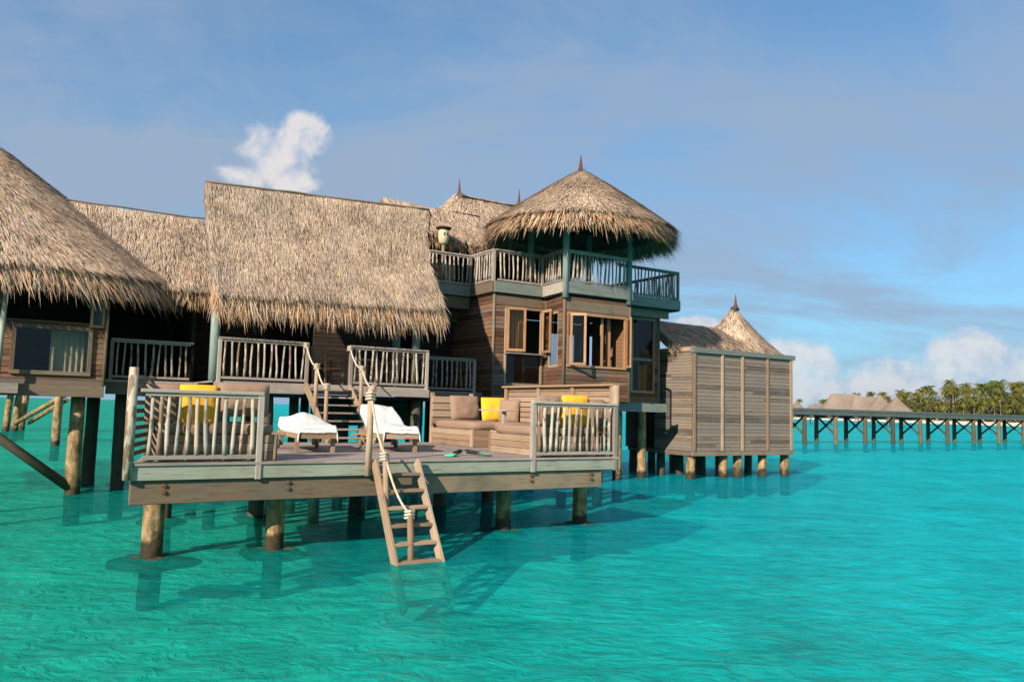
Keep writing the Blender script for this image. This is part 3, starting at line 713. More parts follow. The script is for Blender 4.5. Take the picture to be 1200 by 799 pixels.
# ------------------------------------------------------------------ left hut
hut=thing('thatched_hut','large hut under broad sloping thatch with a big dark window, at the left edge','hut',W(-1.5,9,0))
mb=MB(); mb.box(-5,.38,8.98,9.04,2.24,2.50); mb.build('fascia',M['beam'],hut,bevel=.006)
mb=MB(); mb.box(-5,-1.32,8.55,8.9,2.28,2.50); mb.build('side_platform',M['rail'],hut,bevel=.006)
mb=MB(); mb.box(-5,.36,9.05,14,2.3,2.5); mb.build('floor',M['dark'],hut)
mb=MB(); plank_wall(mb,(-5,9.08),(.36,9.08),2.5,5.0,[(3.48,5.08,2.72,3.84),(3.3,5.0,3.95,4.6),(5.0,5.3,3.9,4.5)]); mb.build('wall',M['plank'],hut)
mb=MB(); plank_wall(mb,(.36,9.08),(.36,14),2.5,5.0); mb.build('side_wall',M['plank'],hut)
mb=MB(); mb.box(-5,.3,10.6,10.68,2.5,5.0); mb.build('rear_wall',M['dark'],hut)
window(hut,(-1.52,9.02),(.08,9.02),2.72,3.84,'beam',.09,.08,label='large low window with pale curtain behind')
window(hut,(.0,9.02),(.30,9.02),3.85,4.6,'orange',.06,.08,label='small orange framed side window')
mb=MB()
def cur(u,v): return W(-.75+.75*u,9.35+.03*math.sin(u*40),2.75+1.05*v)
mb.grid(cur,40,3); mb.build('curtain',M['paper'],hut)
mb=MB(); mb.tube([W(.36,9.0,2.5),W(.36,9.0,4.7)],.04,8); mb.build('corner_post',M['beam'],hut)
mb=MB(); mb.tube([W(-1.72,8.7,2.5),W(-1.68,8.7,4.7)],.055,9); mb.build('post',M['teal'],hut)
thatch('thatch_roof',hut,conepos(-3.2,12.4,5.20,5.55,4.1,9.4,3.0,.05,.0),80,16,True,52000,14000,a_rng=(.52,1.08),fringe_a=(.55,1.05),h_rng=(0,.8),bias=1.25,seed=9,fr_len=(.35,.82),wid=.0095)
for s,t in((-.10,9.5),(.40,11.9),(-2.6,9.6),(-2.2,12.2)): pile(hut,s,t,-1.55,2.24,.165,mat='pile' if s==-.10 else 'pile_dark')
mb=MB(); mb.tube([W(-.12,9.45,.12),W(-2.45,9.45,1.95)],[.11,.10],10); mb.build('brace',M['pile_dark'],hut)

# ------------------------------------------------------------------ hut with two finials behind
bh=thing('thatched_hut','thatched hip roof with two thin red finials, behind the upper balcony','hut',W(12.5,14,0))
def hippos(a,h):
    th=2*math.pi*a; c,s=math.cos(th),math.sin(th); pw=2.6; k=(abs(c)**pw+abs(s)**pw)**(-1/pw)
    hx=3.6*(1-h)+1.35*h; hy=2.7*(1-h)
    z=7.7+2.3*(h*.85+.15*h*h); return W(13.2+hx*k*c,13.6+hy*k*s,z)
thatch('thatch_roof',bh,hippos,48,10,True,14000,2600,wid=.012,a_rng=(.48,1.02),seed=12,fr_len=(.25,.5))
finial(bh,11.95,13.55,9.95,.62,.075); finial(bh,14.55,13.55,10.0,.62,.075)
mb=MB(); mb.box(10.9,15.6,12.9,16,5.9,7.9); mb.build('wall',M['dark'],bh)
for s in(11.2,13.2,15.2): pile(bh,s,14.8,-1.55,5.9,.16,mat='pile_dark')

# ------------------------------------------------------------------ two storey tower with gazebo
tw=thing('viewing_tower','two storey timber tower with open gazebo on its balcony and open windows','tower',W(12.5,9,0))
UZ=6.02
P1,P2,P3,P4,P5,P6,P7,P8=(10.7,13.8),(10.7,8.7),(12.58,8.7),(12.34,7.4),(14.85,7.4),(14.85,9.2),(17.73,9.2),(17.73,13.8)
poly=[P1,P2,P3,P4,P5,P6,P7,P8]
mb=MB(); mb.prism(poly[::1],2.47,2.68); mb.build('floor',M['dark'],tw)
WB,WT=2.5,5.64
mb=MB(); plank_wall(mb,P1,P2,WB,WT); mb.build('wall',M['plank'],tw)
mb=MB(); plank_wall(mb,P2,P3,WB,WT,[(.36,1.74,2.92,5.32)]); mb.build('wall',M['plank'],tw)
LW=math.dist(P3,P4)
mb=MB(); plank_wall(mb,P3,P4,WB,WT,[(.30,1.02,3.5,5.2)]); mb.build('wall',M['plank'],tw)
mb=MB(); plank_wall(mb,P4,P5,WB,WT,[(.12,2.36,3.5,5.14)]); mb.build('wall',M['plank'],tw)
mb=MB(); plank_wall(mb,P5,P6,WB,WT); plank_wall(mb,P6,P7,WB,WT,[(1.63,2.66,2.87,5.48)]); mb.build('wall',M['plank'],tw)
mb=MB(); plank_wall(mb,P7,P8,WB,WT,[(2.2,3.3,3.72,5.1),(3.45,4.5,3.72,5.2)]); mb.build('wall',M['plank'],tw)
mb=MB(); plank_wall(mb,P8,P1,WB,WT,[(.25,1.7,3.7,5.2)]); mb.build('wall',M['plank'],tw)
# corner boards
mb=MB()
for s,t in((10.68,8.68),(12.34,7.37),(14.87,7.37),(17.75,9.17),(12.55,8.64)): mb.tube([W(s,t,WB),W(s,t,WT)],.045,8)
mb.build('corner_boards',M['beam'],tw)
# upper floor slab, fascia
up=[(8.4,13.8),(8.4,10.05),(10.62,10.05),(10.62,8.62),(12.42,8.62),(12.26,7.32),(14.92,7.32),(14.92,8.1),(17.7,8.1),(17.7,13.8)]
mb=MB(); mb.prism(up,5.66,UZ-.02); mb.build('upper_floor',M['dark'],tw)
def fasc(a,b,m_,z0=5.70,z1=6.03):
    mb=MB(); A,B=W(*a,0),W(*b,0); d=(B-A).normalized(); n=Vector((d.y,-d.x,0)); A=A+n*.03;B=B+n*.03
    mb.beam(A+ZV*(z0+z1)/2,B+ZV*(z0+z1)/2,.05,z1-z0); mb.build('fascia',M[m_],tw,bevel=.006)
for a,b,m_ in((up[1],up[2],'blue'),(up[2],up[3],'beam'),(up[3],up[4],'blue'),(up[4],up[5],'rail'),(up[5],up[6],'blue'),(up[6],up[7],'blue'),(up[7],up[8],'blue'),(up[8],up[9],'blue')): fasc(a,b,m_)
mb=MB(); mb.box(10.75,12.4,8.66,8.7,5.36,5.66); mb.box(12.4,14.84,7.352,7.368,5.2,5.5); mb.box(14.9,17.4,8.3,8.42,5.40,5.66); mb.box(8.4,10.6,10.06,10.12,5.3,5.66); mb.build('trim_board',M['beam'],tw)
rl=dict(gap=.15)
railing(tw,(8.7,10.08),(10.60,10.08),UZ,1.0,False,True,label='shaded balcony railing above the terrace',**rl)
railing(tw,(10.64,10.0),(10.64,8.68),UZ,1.0,False,True,gap=.15)
railing(tw,(10.72,8.64),(12.38,8.64),UZ,1.0,False,True,gap=.15)
railing(tw,(12.40,8.56),(12.28,7.42),UZ,1.0,False,False,gap=.15)
railing(tw,(12.34,7.34),(14.86,7.34),UZ,1.0,False,False,gap=.15,label='front balcony railing below the gazebo roof')
railing(tw,(14.98,8.12),(17.64,8.12),UZ,1.0,False,True,gap=.15,label='blue green railing of the right hand balcony',mat='blue')
railing(tw,(17.66,8.22),(17.66,13.4),UZ,1.0,False,True,gap=.17,mat='blue')
railing(tw,(17.6,13.5),(14.0,13.5),UZ,1.0,False,True,gap=.2,mat='blue')
# gazebo
for s,t,z in((12.34,7.34,5.55),(14.80,7.34,5.55),(12.4,9.35,UZ),(14.8,9.45,UZ)):
    mb=MB(); mb.tube([W(s,t,z),W(s,t,7),W(s,t,8.25)],[.10,.10,.095],12); mb.build('gazebo_post',M['post' if t<8 else 'rail'],tw)
mb=MB()
for a,b in(((12.34,7.34),(14.8,7.34)),((14.8,7.34),(14.8,9.4)),((14.8,9.4),(12.4,9.4)),((12.4,9.4),(12.34,7.34))): mb.beam(W(*a,8.2),W(*b,8.2),.1,.14)
for q in range(12):
    th=q/12*6.283; mb.tube([W(13.6+2.3*math.cos(th),8.4+2.2*math.sin(th),8.05),W(13.6,8.4,9.6)],.045,6)
mb.build('gazebo_frame',M['dark'],tw)
thatch('thatch_roof',tw,conepos(13.66,8.4,7.98,2.90,2.65,9.92,2.15,.05,.38),56,12,True,32000,11000,a_rng=(.42,1.12),fringe_a=(0,1),bias=1.2,seed=15,fr_len=(.35,.7),wid=.0095,splay=.35,thick=.30)
finial(tw,13.62,8.4,9.88,.55,.10)
# windows of the tower
window(tw,(11.06,8.68),(12.44,8.68),2.92,5.32,'tanwood',.07,.08,pane=False,name='window_frame')
window(tw,(11.12,8.67),(12.38,8.67),2.99,3.86,'dark',.03,.03,out=-.02,label='fixed lower pane of dark glass')
mb=MB(); mb.box(11.06,12.40,8.35,8.9,3.86,3.90); mb.build('window_ledge',M['rail'],tw,bevel=.004)
window(tw,(11.10,8.60),(11.66,8.40),3.95,5.28,'orange',.075,.045,name='casement',label='left casement swung open')
window(tw,(12.34,8.06),(12.40,8.60),3.95,5.28,'orange',.075,.045,name='casement',label='orange casement seen edge on')
window(tw,(12.53,8.40),(12.41,7.70),3.5,5.2,'tanwood',.07,.07)
window(tw,(12.44,7.36),(14.72,7.36),3.5,5.14,'orange',.07,.08,pane=False,name='window_frame')
window(tw,(12.50,7.28),(12.88,6.98),3.55,5.10,'orange',.075,.045,name='casement')
window(tw,(14.46,6.82),(14.70,7.30),3.55,5.10,'orange',.075,.045,name='casement')
window(tw,(16.46,9.17),(17.53,9.17),2.87,5.48,'tanwood',.08,.07)
mb=MB(); mb.box(16.55,17.44,9.16,9.2,3.98,4.08); mb.build('window_bar',M['blue'],tw)
mb=MB(); mb.box(12.46,14.7,7.38,7.46,3.46,3.52); mb.build('sill',M['blue'],tw)
# inner window bars and post, curtains
mb=MB(); mb.tube([W(15.3,10.2,2.68),W(15.3,10.2,5.6)],.15,10); mb.build('inner_post',M['dark'],tw)
window(tw,(17.68,11.4),(17.68,12.5),3.72,5.1,'tanwood',.08,.06,pane=False,name='inner_window_frame')
window(tw,(17.68,12.65),(17.68,13.7),3.72,5.2,'tanwood',.08,.06,pane=False,name='inner_window_frame')
mb=MB(); mb.box(13.85,13.93,7.5,7.56,3.52,5.1); mb.box(14.25,14.38,7.7,7.8,3.0,5.3); mb.build('mullion',M['orange'],tw)
def curtain(A,B,z0,z1,m_,amp=.03,f=30):
    mb=MB(); a,b=W(*A,0),W(*B,0); d=(b-a).normalized(); n=Vector((d.y,-d.x,0))
    mb.grid(lambda u,v:a.lerp(b,u)+n*amp*math.sin(u*f+v*1.5)*(1-.3*v)+ZV*(z0+(z1-z0)*v),40,4); mb.build('curtain',M[m_],tw)
curtain((11.75,9.15),(12.1,9.15),3.9,5.3,'cloth_red'); curtain((11.15,8.98),(11.95,8.98),3.92,5.4,'cloth_orange')
curtain((17.1,9.5),(17.45,9.42),2.9,3.85,'cloth_orange')
mb=MB(); plank_wall(mb,(10.9,9.9),(12.6,9.9),2.7,5.6,[(1.0,1.6,2.7,5.1)]); mb.build('partition',M['orange'],tw)
mb=MB(); mb.box(14.6,16.96,7.9,8.0,2.22,2.5); mb.box(14.62,16.9,8.02,8.18,2.44,2.49); mb.build('base_beam',M['blue'],tw,bevel=.006)
for s,t in((15.4,8.55),(16.85,9.0)): pile(tw,s,t,-1.55,2.3,.15)
for s in(11.2,12.8,14.3,15.7,16.8):
    for t in(10.2,12.0): pile(tw,s,t,-1.55,2.4,.15,mat='pile_dark',n=8)
for s,t in((11.3,9.0),(12.8,8.0),(14.2,8.0)): pile(tw,s,t,-1.55,2.4,.15,mat='pile_dark',n=8)
mb=MB(); plank_wall(mb,(10.8,13.4),(17.9,13.4),.95,2.47); mb.build('skirting',M['dark'],tw)

# ------------------------------------------------------------------ slatted bath house on the right
sh=thing('bath_house','windowless grey plank bath house on piles with a pointed thatched roof','bath house',W(18.15,7.9,0))
SB,ST=.92,4.28
mb=MB(); plank_wall(mb,(18.15,9.75),(18.15,7.9),SB+.02,ST+.05,h=.105); mb.build('wall',M['shed'],sh)
mb=MB(); plank_wall(mb,(18.17,7.9),(23.25,7.9),SB+.02,ST,h=.125); mb.build('wall',M['shed'],sh)
mb=MB(); plank_wall(mb,(23.25,7.9),(23.25,11.4),SB+.02,ST,h=.125); plank_wall(mb,(23.25,11.4),(18.2,11.4),SB+.02,ST,h=.125); mb.build('wall',M['shed'],sh)
for s in(18.17,19.51,20.52,21.84,23.13):
    mb=MB(); mb.box(s-.055,s+.055,7.81,7.862,SB+.02,ST-.01); mb.build('batten',M['tanwood'],sh,bevel=.004)
mb=MB(); mb.box(18.08,23.32,7.78,7.95,ST+.0,ST+.17); mb.build('wall_cap',M['blue'],sh,bevel=.006)
mb=MB(); mb.box(18.08,18.22,7.96,9.78,ST+.052,ST+.2); mb.build('side_cap',M['tanwood'],sh,bevel=.006)
mb=MB(); mb.box(18.1,23.3,7.83,7.93,SB-.14,SB+.01); mb.box(18.06,18.16,7.94,9.75,SB-.14,SB+.01); mb.box(18.2,23.2,7.95,11.3,SB-.12,SB); mb.build('floor_beam',M['beam'],sh,bevel=.006)
mb=MB(); mb.box(18.2,23.2,8.0,11.3,SB,SB+.03); mb.build('floor',M['dark'],sh)
for s in(18.28,19.85,20.58,21.85,23.08): pile(sh,s,8.12,-1.55,SB-.13,.17)
for s in(18.4,19.3,20.4,21.5,22.9):
    for t in(9.7,11.2): pile(sh,s,t,-1.55,SB-.13,.16,mat='pile_dark',n=8)
thatch('thatch_roof',sh,conepos(22.45,10.0,4.45,2.2,1.7,6.38,2.1,.28,.0),40,10,True,8000,2200,wid=.013,a_rng=(.42,1.1),seed=21,fr_len=(.25,.45))
def barrel(a,h):
    return W(17.8+4.4*a,8.6+1.5*math.sin(h*math.pi/2),4.6+.98*math.sin(h*math.pi/2)**.8*(1-.05*a) if h>0 else 4.6)
thatch('thatch_roof',sh,barrel,20,8,False,6000,1500,wid=.013,seed=23,fr_len=(.2,.4))
finial(sh,22.55,10.0,6.44,.5,.085)

# ------------------------------------------------------------------ furniture on the sun deck
def pillow(mb,w_,h_,d_,seed=0,n=14):
    def prof(x,y): return max(0,(1-abs(x)**2.6))**.45*max(0,(1-abs(y)**2.6))**.45
    for sg in(1,-1):
        def f(u,v,sg=sg):
            x,y=2*u-1,2*v-1; pin=1-.07*(abs(x)*abs(y))**2-.05*(1-abs(x)**2)*abs(y)**6-.05*(1-abs(y)**2)*abs(x)**6
            k=prof(x,y)*d_/2*(1+.22*noise.noise(Vector((x*2.4+seed,y*2.4,sg))))
            return Vector((x*w_/2*pin,sg*k,(y*pin+1)*h_/2))
        mb.grid(f,n,n,flip=(sg>0))
def cushion(s,t,z,w_,h_,d_,yaw,tilt,m_,label,group=None,name='throw_pillow'):
    mb=MB(); pillow(mb,w_,h_,d_,seed=s*3+t); o=mb.build(name,M[m_]); WORG[o.name]=Vector((0,0,0))
    o.location=W(s,t,z); o.rotation_euler=(tilt,0,TH+yaw); tag(o,label,'pillow' if name=='throw_pillow' else 'cushion',group); return o
def softbox(mb,x0,x1,y0,y1,z0,z1,fr=W,r=.05):
    """seat cushion with rounded edges and a slightly crowned top"""
    def f(u,v):
        th=2*math.pi*u; c,s=math.cos(th),math.sin(th); k=(abs(c)**8+abs(s)**8)**(-1/8)
        if v<.15: q=.97; zz=z0+ (z1-z0)*.0+ r*.0; q=.96+.04*(v/.15); zz=z0+r*(v/.15)
        elif v<.5: q=1.0; zz=z0+r+(z1-z0-2*r)*(v-.15)/.35
        else:
            w_=(v-.5)/.5; q=math.cos(w_*math.pi/2)**.35 if w_<1 else 0; zz=z1-r+r*min(1,w_*2.2)+.02*w_
        cx,cy=(x0+x1)/2,(y0+y1)/2
        nz=.012*noise.noise(Vector((c*3,s*3,v*5+x0)))
        return fr(cx+(x1-x0)/2*k*c*q,cy+(y1-y0)/2*k*s*q,zz+nz)
    mb.grid(f,48,14,True)
def sofa_box(parent,s0,s1,t0,t1,z0,z1):
    mb=MB(); zz=z0; rows=3
    for i in range(rows):
        a=z0+(z1-z0)*i/rows; b=z0+(z1-z0)*(i+1)/rows
        mb.box(s0,s0+.03,t0+.06,t1-.06,a+.003,b-.003); mb.box(s1-.03,s1,t0+.06,t1-.06,a+.003,b-.003)
        mb.box(s0+.06,s1-.06,t0,t0+.03,a+.003,b-.003); mb.box(s0+.06,s1-.06,t1-.03,t1,a+.003,b-.003)
    for s in(s0-.008,s1-.052):
        for t in(t0-.008,t1-.052): mb.box(s,s+.06,t,t+.06,z0,z1+.01)
    mb.box(s0+.04,s1-.04,t0+.04,t1-.04,z1-.06,z1-.02)
    return mb.build('base',M['tanwood'],parent,bevel=.004)
sofa=thing('corner_sofa','wooden box sofa with brown seat cushions at the right end of the deck','sofa',W(7.5,2.5,DZ))
sofa_box(sofa,6.66,8.25,.28,1.95,DZ+.002,DZ+.37); sofa_box(sofa,7.10,8.25,3.45,5.45,DZ+.002,DZ+.37); sofa_box(sofa,7.55,8.25,2.0,3.40,DZ+.002,DZ+.37)
for a in((6.68,8.2,.32,1.92),(7.12,8.2,3.48,5.42),(7.57,8.2,2.0,3.4)):
    mb=MB(); softbox(mb,*a,DZ+.375,DZ+.54); mb.build('seat_cushion',M['brown'],sofa)
mb=MB()
for q in range(4): mb.box(7.15,8.28,5.50,5.53,DZ+.45+q*.17,DZ+.60+q*.17)
for s in(7.18,8.25): mb.box(s-.04,s+.04,5.535,5.61,DZ+.0,DZ+1.2)
mb.build('backrest',M['tanwood'],sofa,bevel=.004)
mb=MB(); mb.box(6.75,7.05,1.5,2.55,DZ+.80,DZ+.83); mb.box(6.86,6.93,1.75,1.82,DZ+.37,DZ+.798); mb.build('arm_shelf',M['rail'],sofa,bevel=.004)
GP='pillows on the corner sofa'
cushion(7.85,5.08,DZ+.53,.86,.64,.26,.06,R(-12),'brown','large square brown pillow beside the upright yellow one on the corner sofa',GP)
cushion(8.45,4.70,DZ+.52,.74,.62,.24,-.12,R(-12),'yellow','bright yellow pillow standing upright between two brown pillows',GP)
cushion(8.12,3.6,DZ+.52,.5,.56,.22,-.9,R(-10),'brown','small brown pillow just right of the upright yellow one',GP)
cushion(6.98,.42,DZ+.53,.56,.60,.22,3.1,R(-6),'brown','brown pillow left of the yellow one behind the right front railing',GP)
cushion(7.58,.42,DZ+.53,.66,.62,.22,3.14,R(-6),'yellow','yellow pillow leaning behind the poles of the right front railing',GP)
cushion(8.10,.46,DZ+.53,.46,.56,.22,3.2,R(-6),'brown','brown pillow nearest the slatted screen behind the right railing',GP)
sof2=thing('box_sofa','wooden box sofa half hidden behind the left front railing','sofa',W(1.0,.8,DZ))
sofa_box(sof2,.38,2.0,.30,1.25,DZ+.002,DZ+.37)
mb=MB(); softbox(mb,.40,1.98,.33,1.22,DZ+.375,DZ+.53); mb.build('seat_cushion',M['brown'],sof2)
GQ='pillows on the box sofa'
cushion(.42,.55,DZ+.52,.5,.58,.2,3.0,R(-6),'brown','brown pillow in the corner by the tall post at the left',GQ)
cushion(.86,.40,DZ+.48,.56,.62,.22,3.14,R(-4),'yellow','yellow pillow behind the poles of the left front railing',GQ)
cushion(1.50,.44,DZ+.62,.80,.52,.26,3.14,R(-4),'brown','wide brown pillow showing above the left railing beside its end post',GQ)

def make_lounger(x,label,s,t,yaw,flatness,seed):
    o=thing('sun_lounger',label,'sun lounger',W(s,t,DZ),'sun loungers on the deck',rotz=TH+yaw)
    w_,l_=.36,.95
    mb=MB(); B=lambda *a:mb.box(*a,fr=L3)
    B(-w_,-w_+.05,-l_,l_,.25,.34); B(w_-.05,w_,-l_,l_,.25,.34); B(-w_+.052,w_-.052,-l_,-l_+.05,.25,.34); B(-w_+.052,w_-.052,l_-.05,l_,.25,.34)
    for q in range(12): y=-l_+.14+q*.15; B(-w_+.052,w_-.052,y,y+.1,.305,.33)
    mb.build('frame',M['tanwood'],o,bevel=.004)
    for sx in(-1,1):
        for sy in(-1,1):
            mb=MB(); mb.box(sx*(w_-.045)-.035,sx*(w_-.045)+.035,sy*(l_-.2)-.035,sy*(l_-.2)+.035,0.0 if sy<0 else .06,.25,fr=L3); mb.build('leg',M['tanwood'],o,bevel=.004)
    for sx in(-1,1):
        mb=MB(); c=Vector((sx*(w_+.01),l_-.2,.085)); mb.tube([c-Vector((.025,0,0)),c+Vector((.025,0,0))],.085,14); mb.build('wheel',M['beam'],o)
    mb=MB(); mb.box(-w_-.32,-w_-.002,.05,.16,.28,.31,fr=L3); mb.build('side_tray',M['orange'],o)
    def top(y): return .42+(max(0,y-.05)*flatness)
    mb=MB()
    def mt(u,v):
        y=-l_+.02+(2*l_-.04)*u; th=2*math.pi*v; c,sn=math.cos(th),math.sin(th); k=(abs(c)**6+abs(sn)**6)**(-1/6)
        e=1 if .02<u<.98 else .85
        return Vector((c*k*(w_-.02)*e,y,top(y)-.045+sn*k*.05*e))
    mb.grid(mt,30,24,flip=True); mb.build('mattress',M['brown'],o)
    tw_=MB(); rs=random.Random(seed)
    def tf(u,v):
        x=(2*u-1); y=-l_-.03+(1.0*l_*2+.02)*v; ax=abs(x)
        z=top(y)+.055+.04*noise.noise(Vector((x*1.4,y*1.6,seed)))+.010*noise.noise(Vector((x*5,y*3.5,seed)))
        bulge=(.20 if seed==1 else .04)*math.exp(-((y-.15)/.55)**2)*(1-ax**2); z+=bulge
        xx=x*w_*1.12
        if ax>.82: z-= (ax-.82)*1.0+ .02*noise.noise(Vector((x,y*6,seed+4))); xx=math.copysign(w_*.93+(ax-.82)*.12,x)
        if v<.06: z-=(.06-v)*2.0
        return Vector((xx,y,z))
    tw_.grid(tf,36,44)
    return o,tw_
for args,lab in (((0,'timber sun lounger left of the ladder post, with side tray',3.22,2.75,-.10,.10,1),'white towel heaped in a mound over the left lounger'),((0,'timber sun lounger right of the ladder post, with raised back',4.80,2.65,-.14,.42,2),'white towel draped over the raised back of the right lounger')):
    o,tm=make_lounger(*args); t_=tm.build('towel',M['white']); t_.location=o.location; t_.rotation_euler=o.rotation_euler; tag(t_,lab,'towel','white towels on the loungers')
    sol=t_.modifiers.new('thickness','SOLIDIFY'); sol.thickness=.018
def fin(s,t,yaw,label):
    o=thing('swim_fin',label,'swim fin',W(s,t,DZ+.003),'swim fins on the deck',rotz=TH+yaw); o.scale=(.85,.8,.9)
    mb=MB()
    def bl(u,v): 
        x=(2*u-1)*(.05+.065*v); return Vector((x,.1+.30*v,.035*(1-v)+.012+.012*abs(2*u-1)))
    mb.grid(bl,8,8); b=mb.build('blade',M['green'],o); sm=b.modifiers.new('t','SOLIDIFY'); sm.thickness=.008
    mb=MB()
    for x in(-1,1): mb.tube([Vector((x*.05,.08,.04)),Vector((x*.115,.40,.02))],[.012,.006],6)
    mb.build('rib',M['black'],o)
    mb=MB(); 
    def ft(u,v):
        th=2*math.pi*u; y=-.16+.30*v; r=.055-.012*abs(v-.6); return Vector((math.cos(th)*r,y,.05+.03*(1-v)+math.sin(th)*.045*(1-.35*v)))
    mb.grid(ft,14,6,True,flip=True); mb.build('foot_pocket',M['black'],o)
    mb=MB(); mb.tube([Vector((math.cos(q/8*math.pi)*.055,-.15-math.sin(q/8*math.pi)*.07,.10)) for q in range(9)],.010,6); mb.build('strap',M['black'],o)
fin(5.30,.75,2.2,'left green and black swim fin lying on the deck edge'); fin(5.62,.72,-2.2,'right green and black swim fin lying on the deck edge')

# chairs, table on the terrace; lamp upstairs
def chair(s,t,yaw,label):
    o=thing('armchair',label,'chair',W(s,t,FZ),'terrace armchairs',rotz=TH+yaw); B=lambda mb,*a:mb.box(*a,fr=L3)
    for x in(-.28,.28):
        mb=MB(); B(mb,x-.03,x+.03,-.28,-.22,0,.66); mb.build('leg',M['tanwood'],o,bevel=.004)
        mb=MB(); mb.beam(Vector((x,.25,0)),Vector((x,.33,1.0)),.05,.05,up=Vector((0,1,0))); mb.build('rear_leg',M['tanwood'],o,bevel=.004)
        mb=MB(); B(mb,x-.035,x+.035,-.3,.27,.662,.69); mb.build('armrest',M['orange'],o,bevel=.004)
    mb=MB(); B(mb,-.25,.25,-.27,.24,.42,.45); B(mb,-.25,.25,-.28,-.25,.36,.418); mb.build('seat',M['orange'],o,bevel=.004)
    mb=MB(); B(mb,-.25,.25,.305,.335,.92,1.0); B(mb,-.25,.25,.27,.30,.55,.61)
    for q in range(5): x=-.2+q*.1; mb.beam(Vector((x,.285,.61)),Vector((x,.32,.92)),.05,.015,up=Vector((0,1,0)))
    mb.build('backrest',M['tanwood'],o,bevel=.003)
chair(5.45,8.15,math.pi/2+.25,'wooden armchair on the terrace seen between the two railings at the top of the stairs')
chair(7.15,8.5,-math.pi/2,'wooden armchair on the terrace half hidden behind the right terrace railing')
tb=thing('terrace_table','small wooden table on the terrace behind the right terrace railing','table',W(6.35,8.3,FZ))
mb=MB(); mb.box(6.0,6.75,7.95,8.7,FZ+.70,FZ+.74); mb.build('tabletop',M['tanwood'],tb,bevel=.005)
for s in(6.06,6.69):
    for t in(8.01,8.64): mb=MB(); mb.box(s-.03,s+.03,t-.03,t+.03,FZ,FZ+.698); mb.build('leg',M['tanwood'],tb)
lp_=thing('garden_lamp','pale lantern with dark flat cap on a post, by the balcony railing','lamp',W(9.75,10.35,UZ))
mb=MB(); c=W(9.75,10.35,0); mb.tube([c+ZV*UZ,c+ZV*7.32],.055,9); mb.build('post',M['beam'],lp_)
mb=MB(); mb.tube([c+ZV*z for z in(7.30,7.36,7.50,7.70,7.80)],[.07,.14,.17,.165,.15],14); b=mb.build('lamp_body',M['paper'],lp_)
mb=MB(); mb.tube([c+ZV*z for z in(7.80,7.84,7.87)],[.24,.25,.18],14); mb.build('cap',M['dark'],lp_)
mb=MB()
for q in(-.05,.05):
    p=c-VH*.166+UH*q+ZV*7.62; mb.obox(p,ZV*.045,UH*.014,VH*.012)
mb.build('slot',M['black'],b)

# ------------------------------------------------------------------ jetty on the right, boardwalk behind the hut
je=thing('jetty','long level timber jetty on crossed piles, running right in front of the palm island','jetty',W(52,30,0))
mb=MB(); mb.box(40,110,29.7,32.1,2.62,2.72); mb.box(40,110,29.72,29.86,2.35,2.615); mb.box(40,110,31.9,32.04,2.35,2.615); mb.build('walkway',M['jetty'],je)
mb=MB(); mb.box(40,110,29.66,29.80,2.725,2.87); mb.build('kerb_rail',M['jetty'],je)
xs=[40.5,44.4,48.4,52.44,56.4,60.4,64.4,68.6,73.0,77.55,82.2,87.1,92,97,102]
for s in xs:
    pile(je,s,29.95,-1.55,2.36,.19,mat='jpile',n=8); pile(je,s,31.8,-1.55,2.36,.19,mat='pile_dark',name='pile',n=8)
    mb=MB(); mb.tube([W(s-.04,29.95,.75),W(s-.04,31.8,2.3)],.085,6); mb.tube([W(s+.06,29.95,2.3),W(s+.06,31.8,.75)],.085,6); mb.build('cross_brace',M['pile_dark'],je)
bw=thing('boardwalk','distant boardwalk on leaning piles seen under the left hut','boardwalk',Vector((-30,50,0)))
for px,d in((17,52),(27,53),(35,55)):
    p=AZ(px,d)-ORI; pile(bw,p.dot(UH),p.dot(VH),-1.5,2.9,.22,mat='pile',lean=(-.25,0),n=8)
p=AZ(74,37.5)-ORI; pile(bw,p.dot(UH),p.dot(VH),-1.5,2.9,.19,mat='pile',lean=(-.1,0),n=8)
mb=MB(); mb.tube([AZ(24,52)+ZV*.5,AZ(82,49)+ZV*2.5],.16,7); mb.tube([AZ(40,54)+ZV*.5,AZ(82,50)+ZV*2.1],.15,7); mb.build('brace',M['pile'],bw)
mb=MB(); mb.beam(AZ(-60,52)+ZV*3.0,AZ(90,50)+ZV*3.0,1.8,.25); mb.build('walkway',M['beam'],bw)

# ------------------------------------------------------------------ far villas and palm island
def farvilla(px0,px1,d,ztop,label,n=1,seed=0):
    a,b=AZ(px0,d),AZ(px1,d); c=(a+b)/2; hw=(b-a).length/2
    o=thing('thatched_villa',label,'villa',c,'thatched villas beyond the jetty')
    mb=MB()
    def f(u,v):
        th=2*math.pi*u; co,si=math.cos(th),math.sin(th); k=(abs(co)**3+abs(si)**3)**(-1/3)
        rx=hw*(1-v)+hw*(.5 if n>1 else .03)*v; ry=7*(1-v)
        z=3.0+(ztop-3.0)*(.8*v+.2*v*v)+.15*noise.noise(Vector((th*2,v*6,seed)))
        return c+Vector((co*k*rx,si*k*ry,z))
    mb.grid(f,28,10,True); mb.build('roof',M['farthatch'],o)
    mb=MB(); mb.box(c.x-hw*.8,c.x+hw*.8,c.y-5,c.y+5,1.8,3.6,fr=L3); mb.build('wall',M['fardark'],o)
    k=max(3,int(hw/2.2))
    for i in range(k):
        x=c.x-hw*.75+1.5*hw*i/(k-1); mb=MB(); mb.tube([Vector((x,c.y-4.8,-1)),Vector((x,c.y-4.8,1.8))],.16,6); mb.build('pile',M['farthatch'],o)
    if n>1 or ztop>9:
        mb=MB(); mb.tube([c+ZV*(ztop-.3),c+ZV*(ztop+1.0)],[.12,.03],6); mb.build('finial',M['fardark'],o)
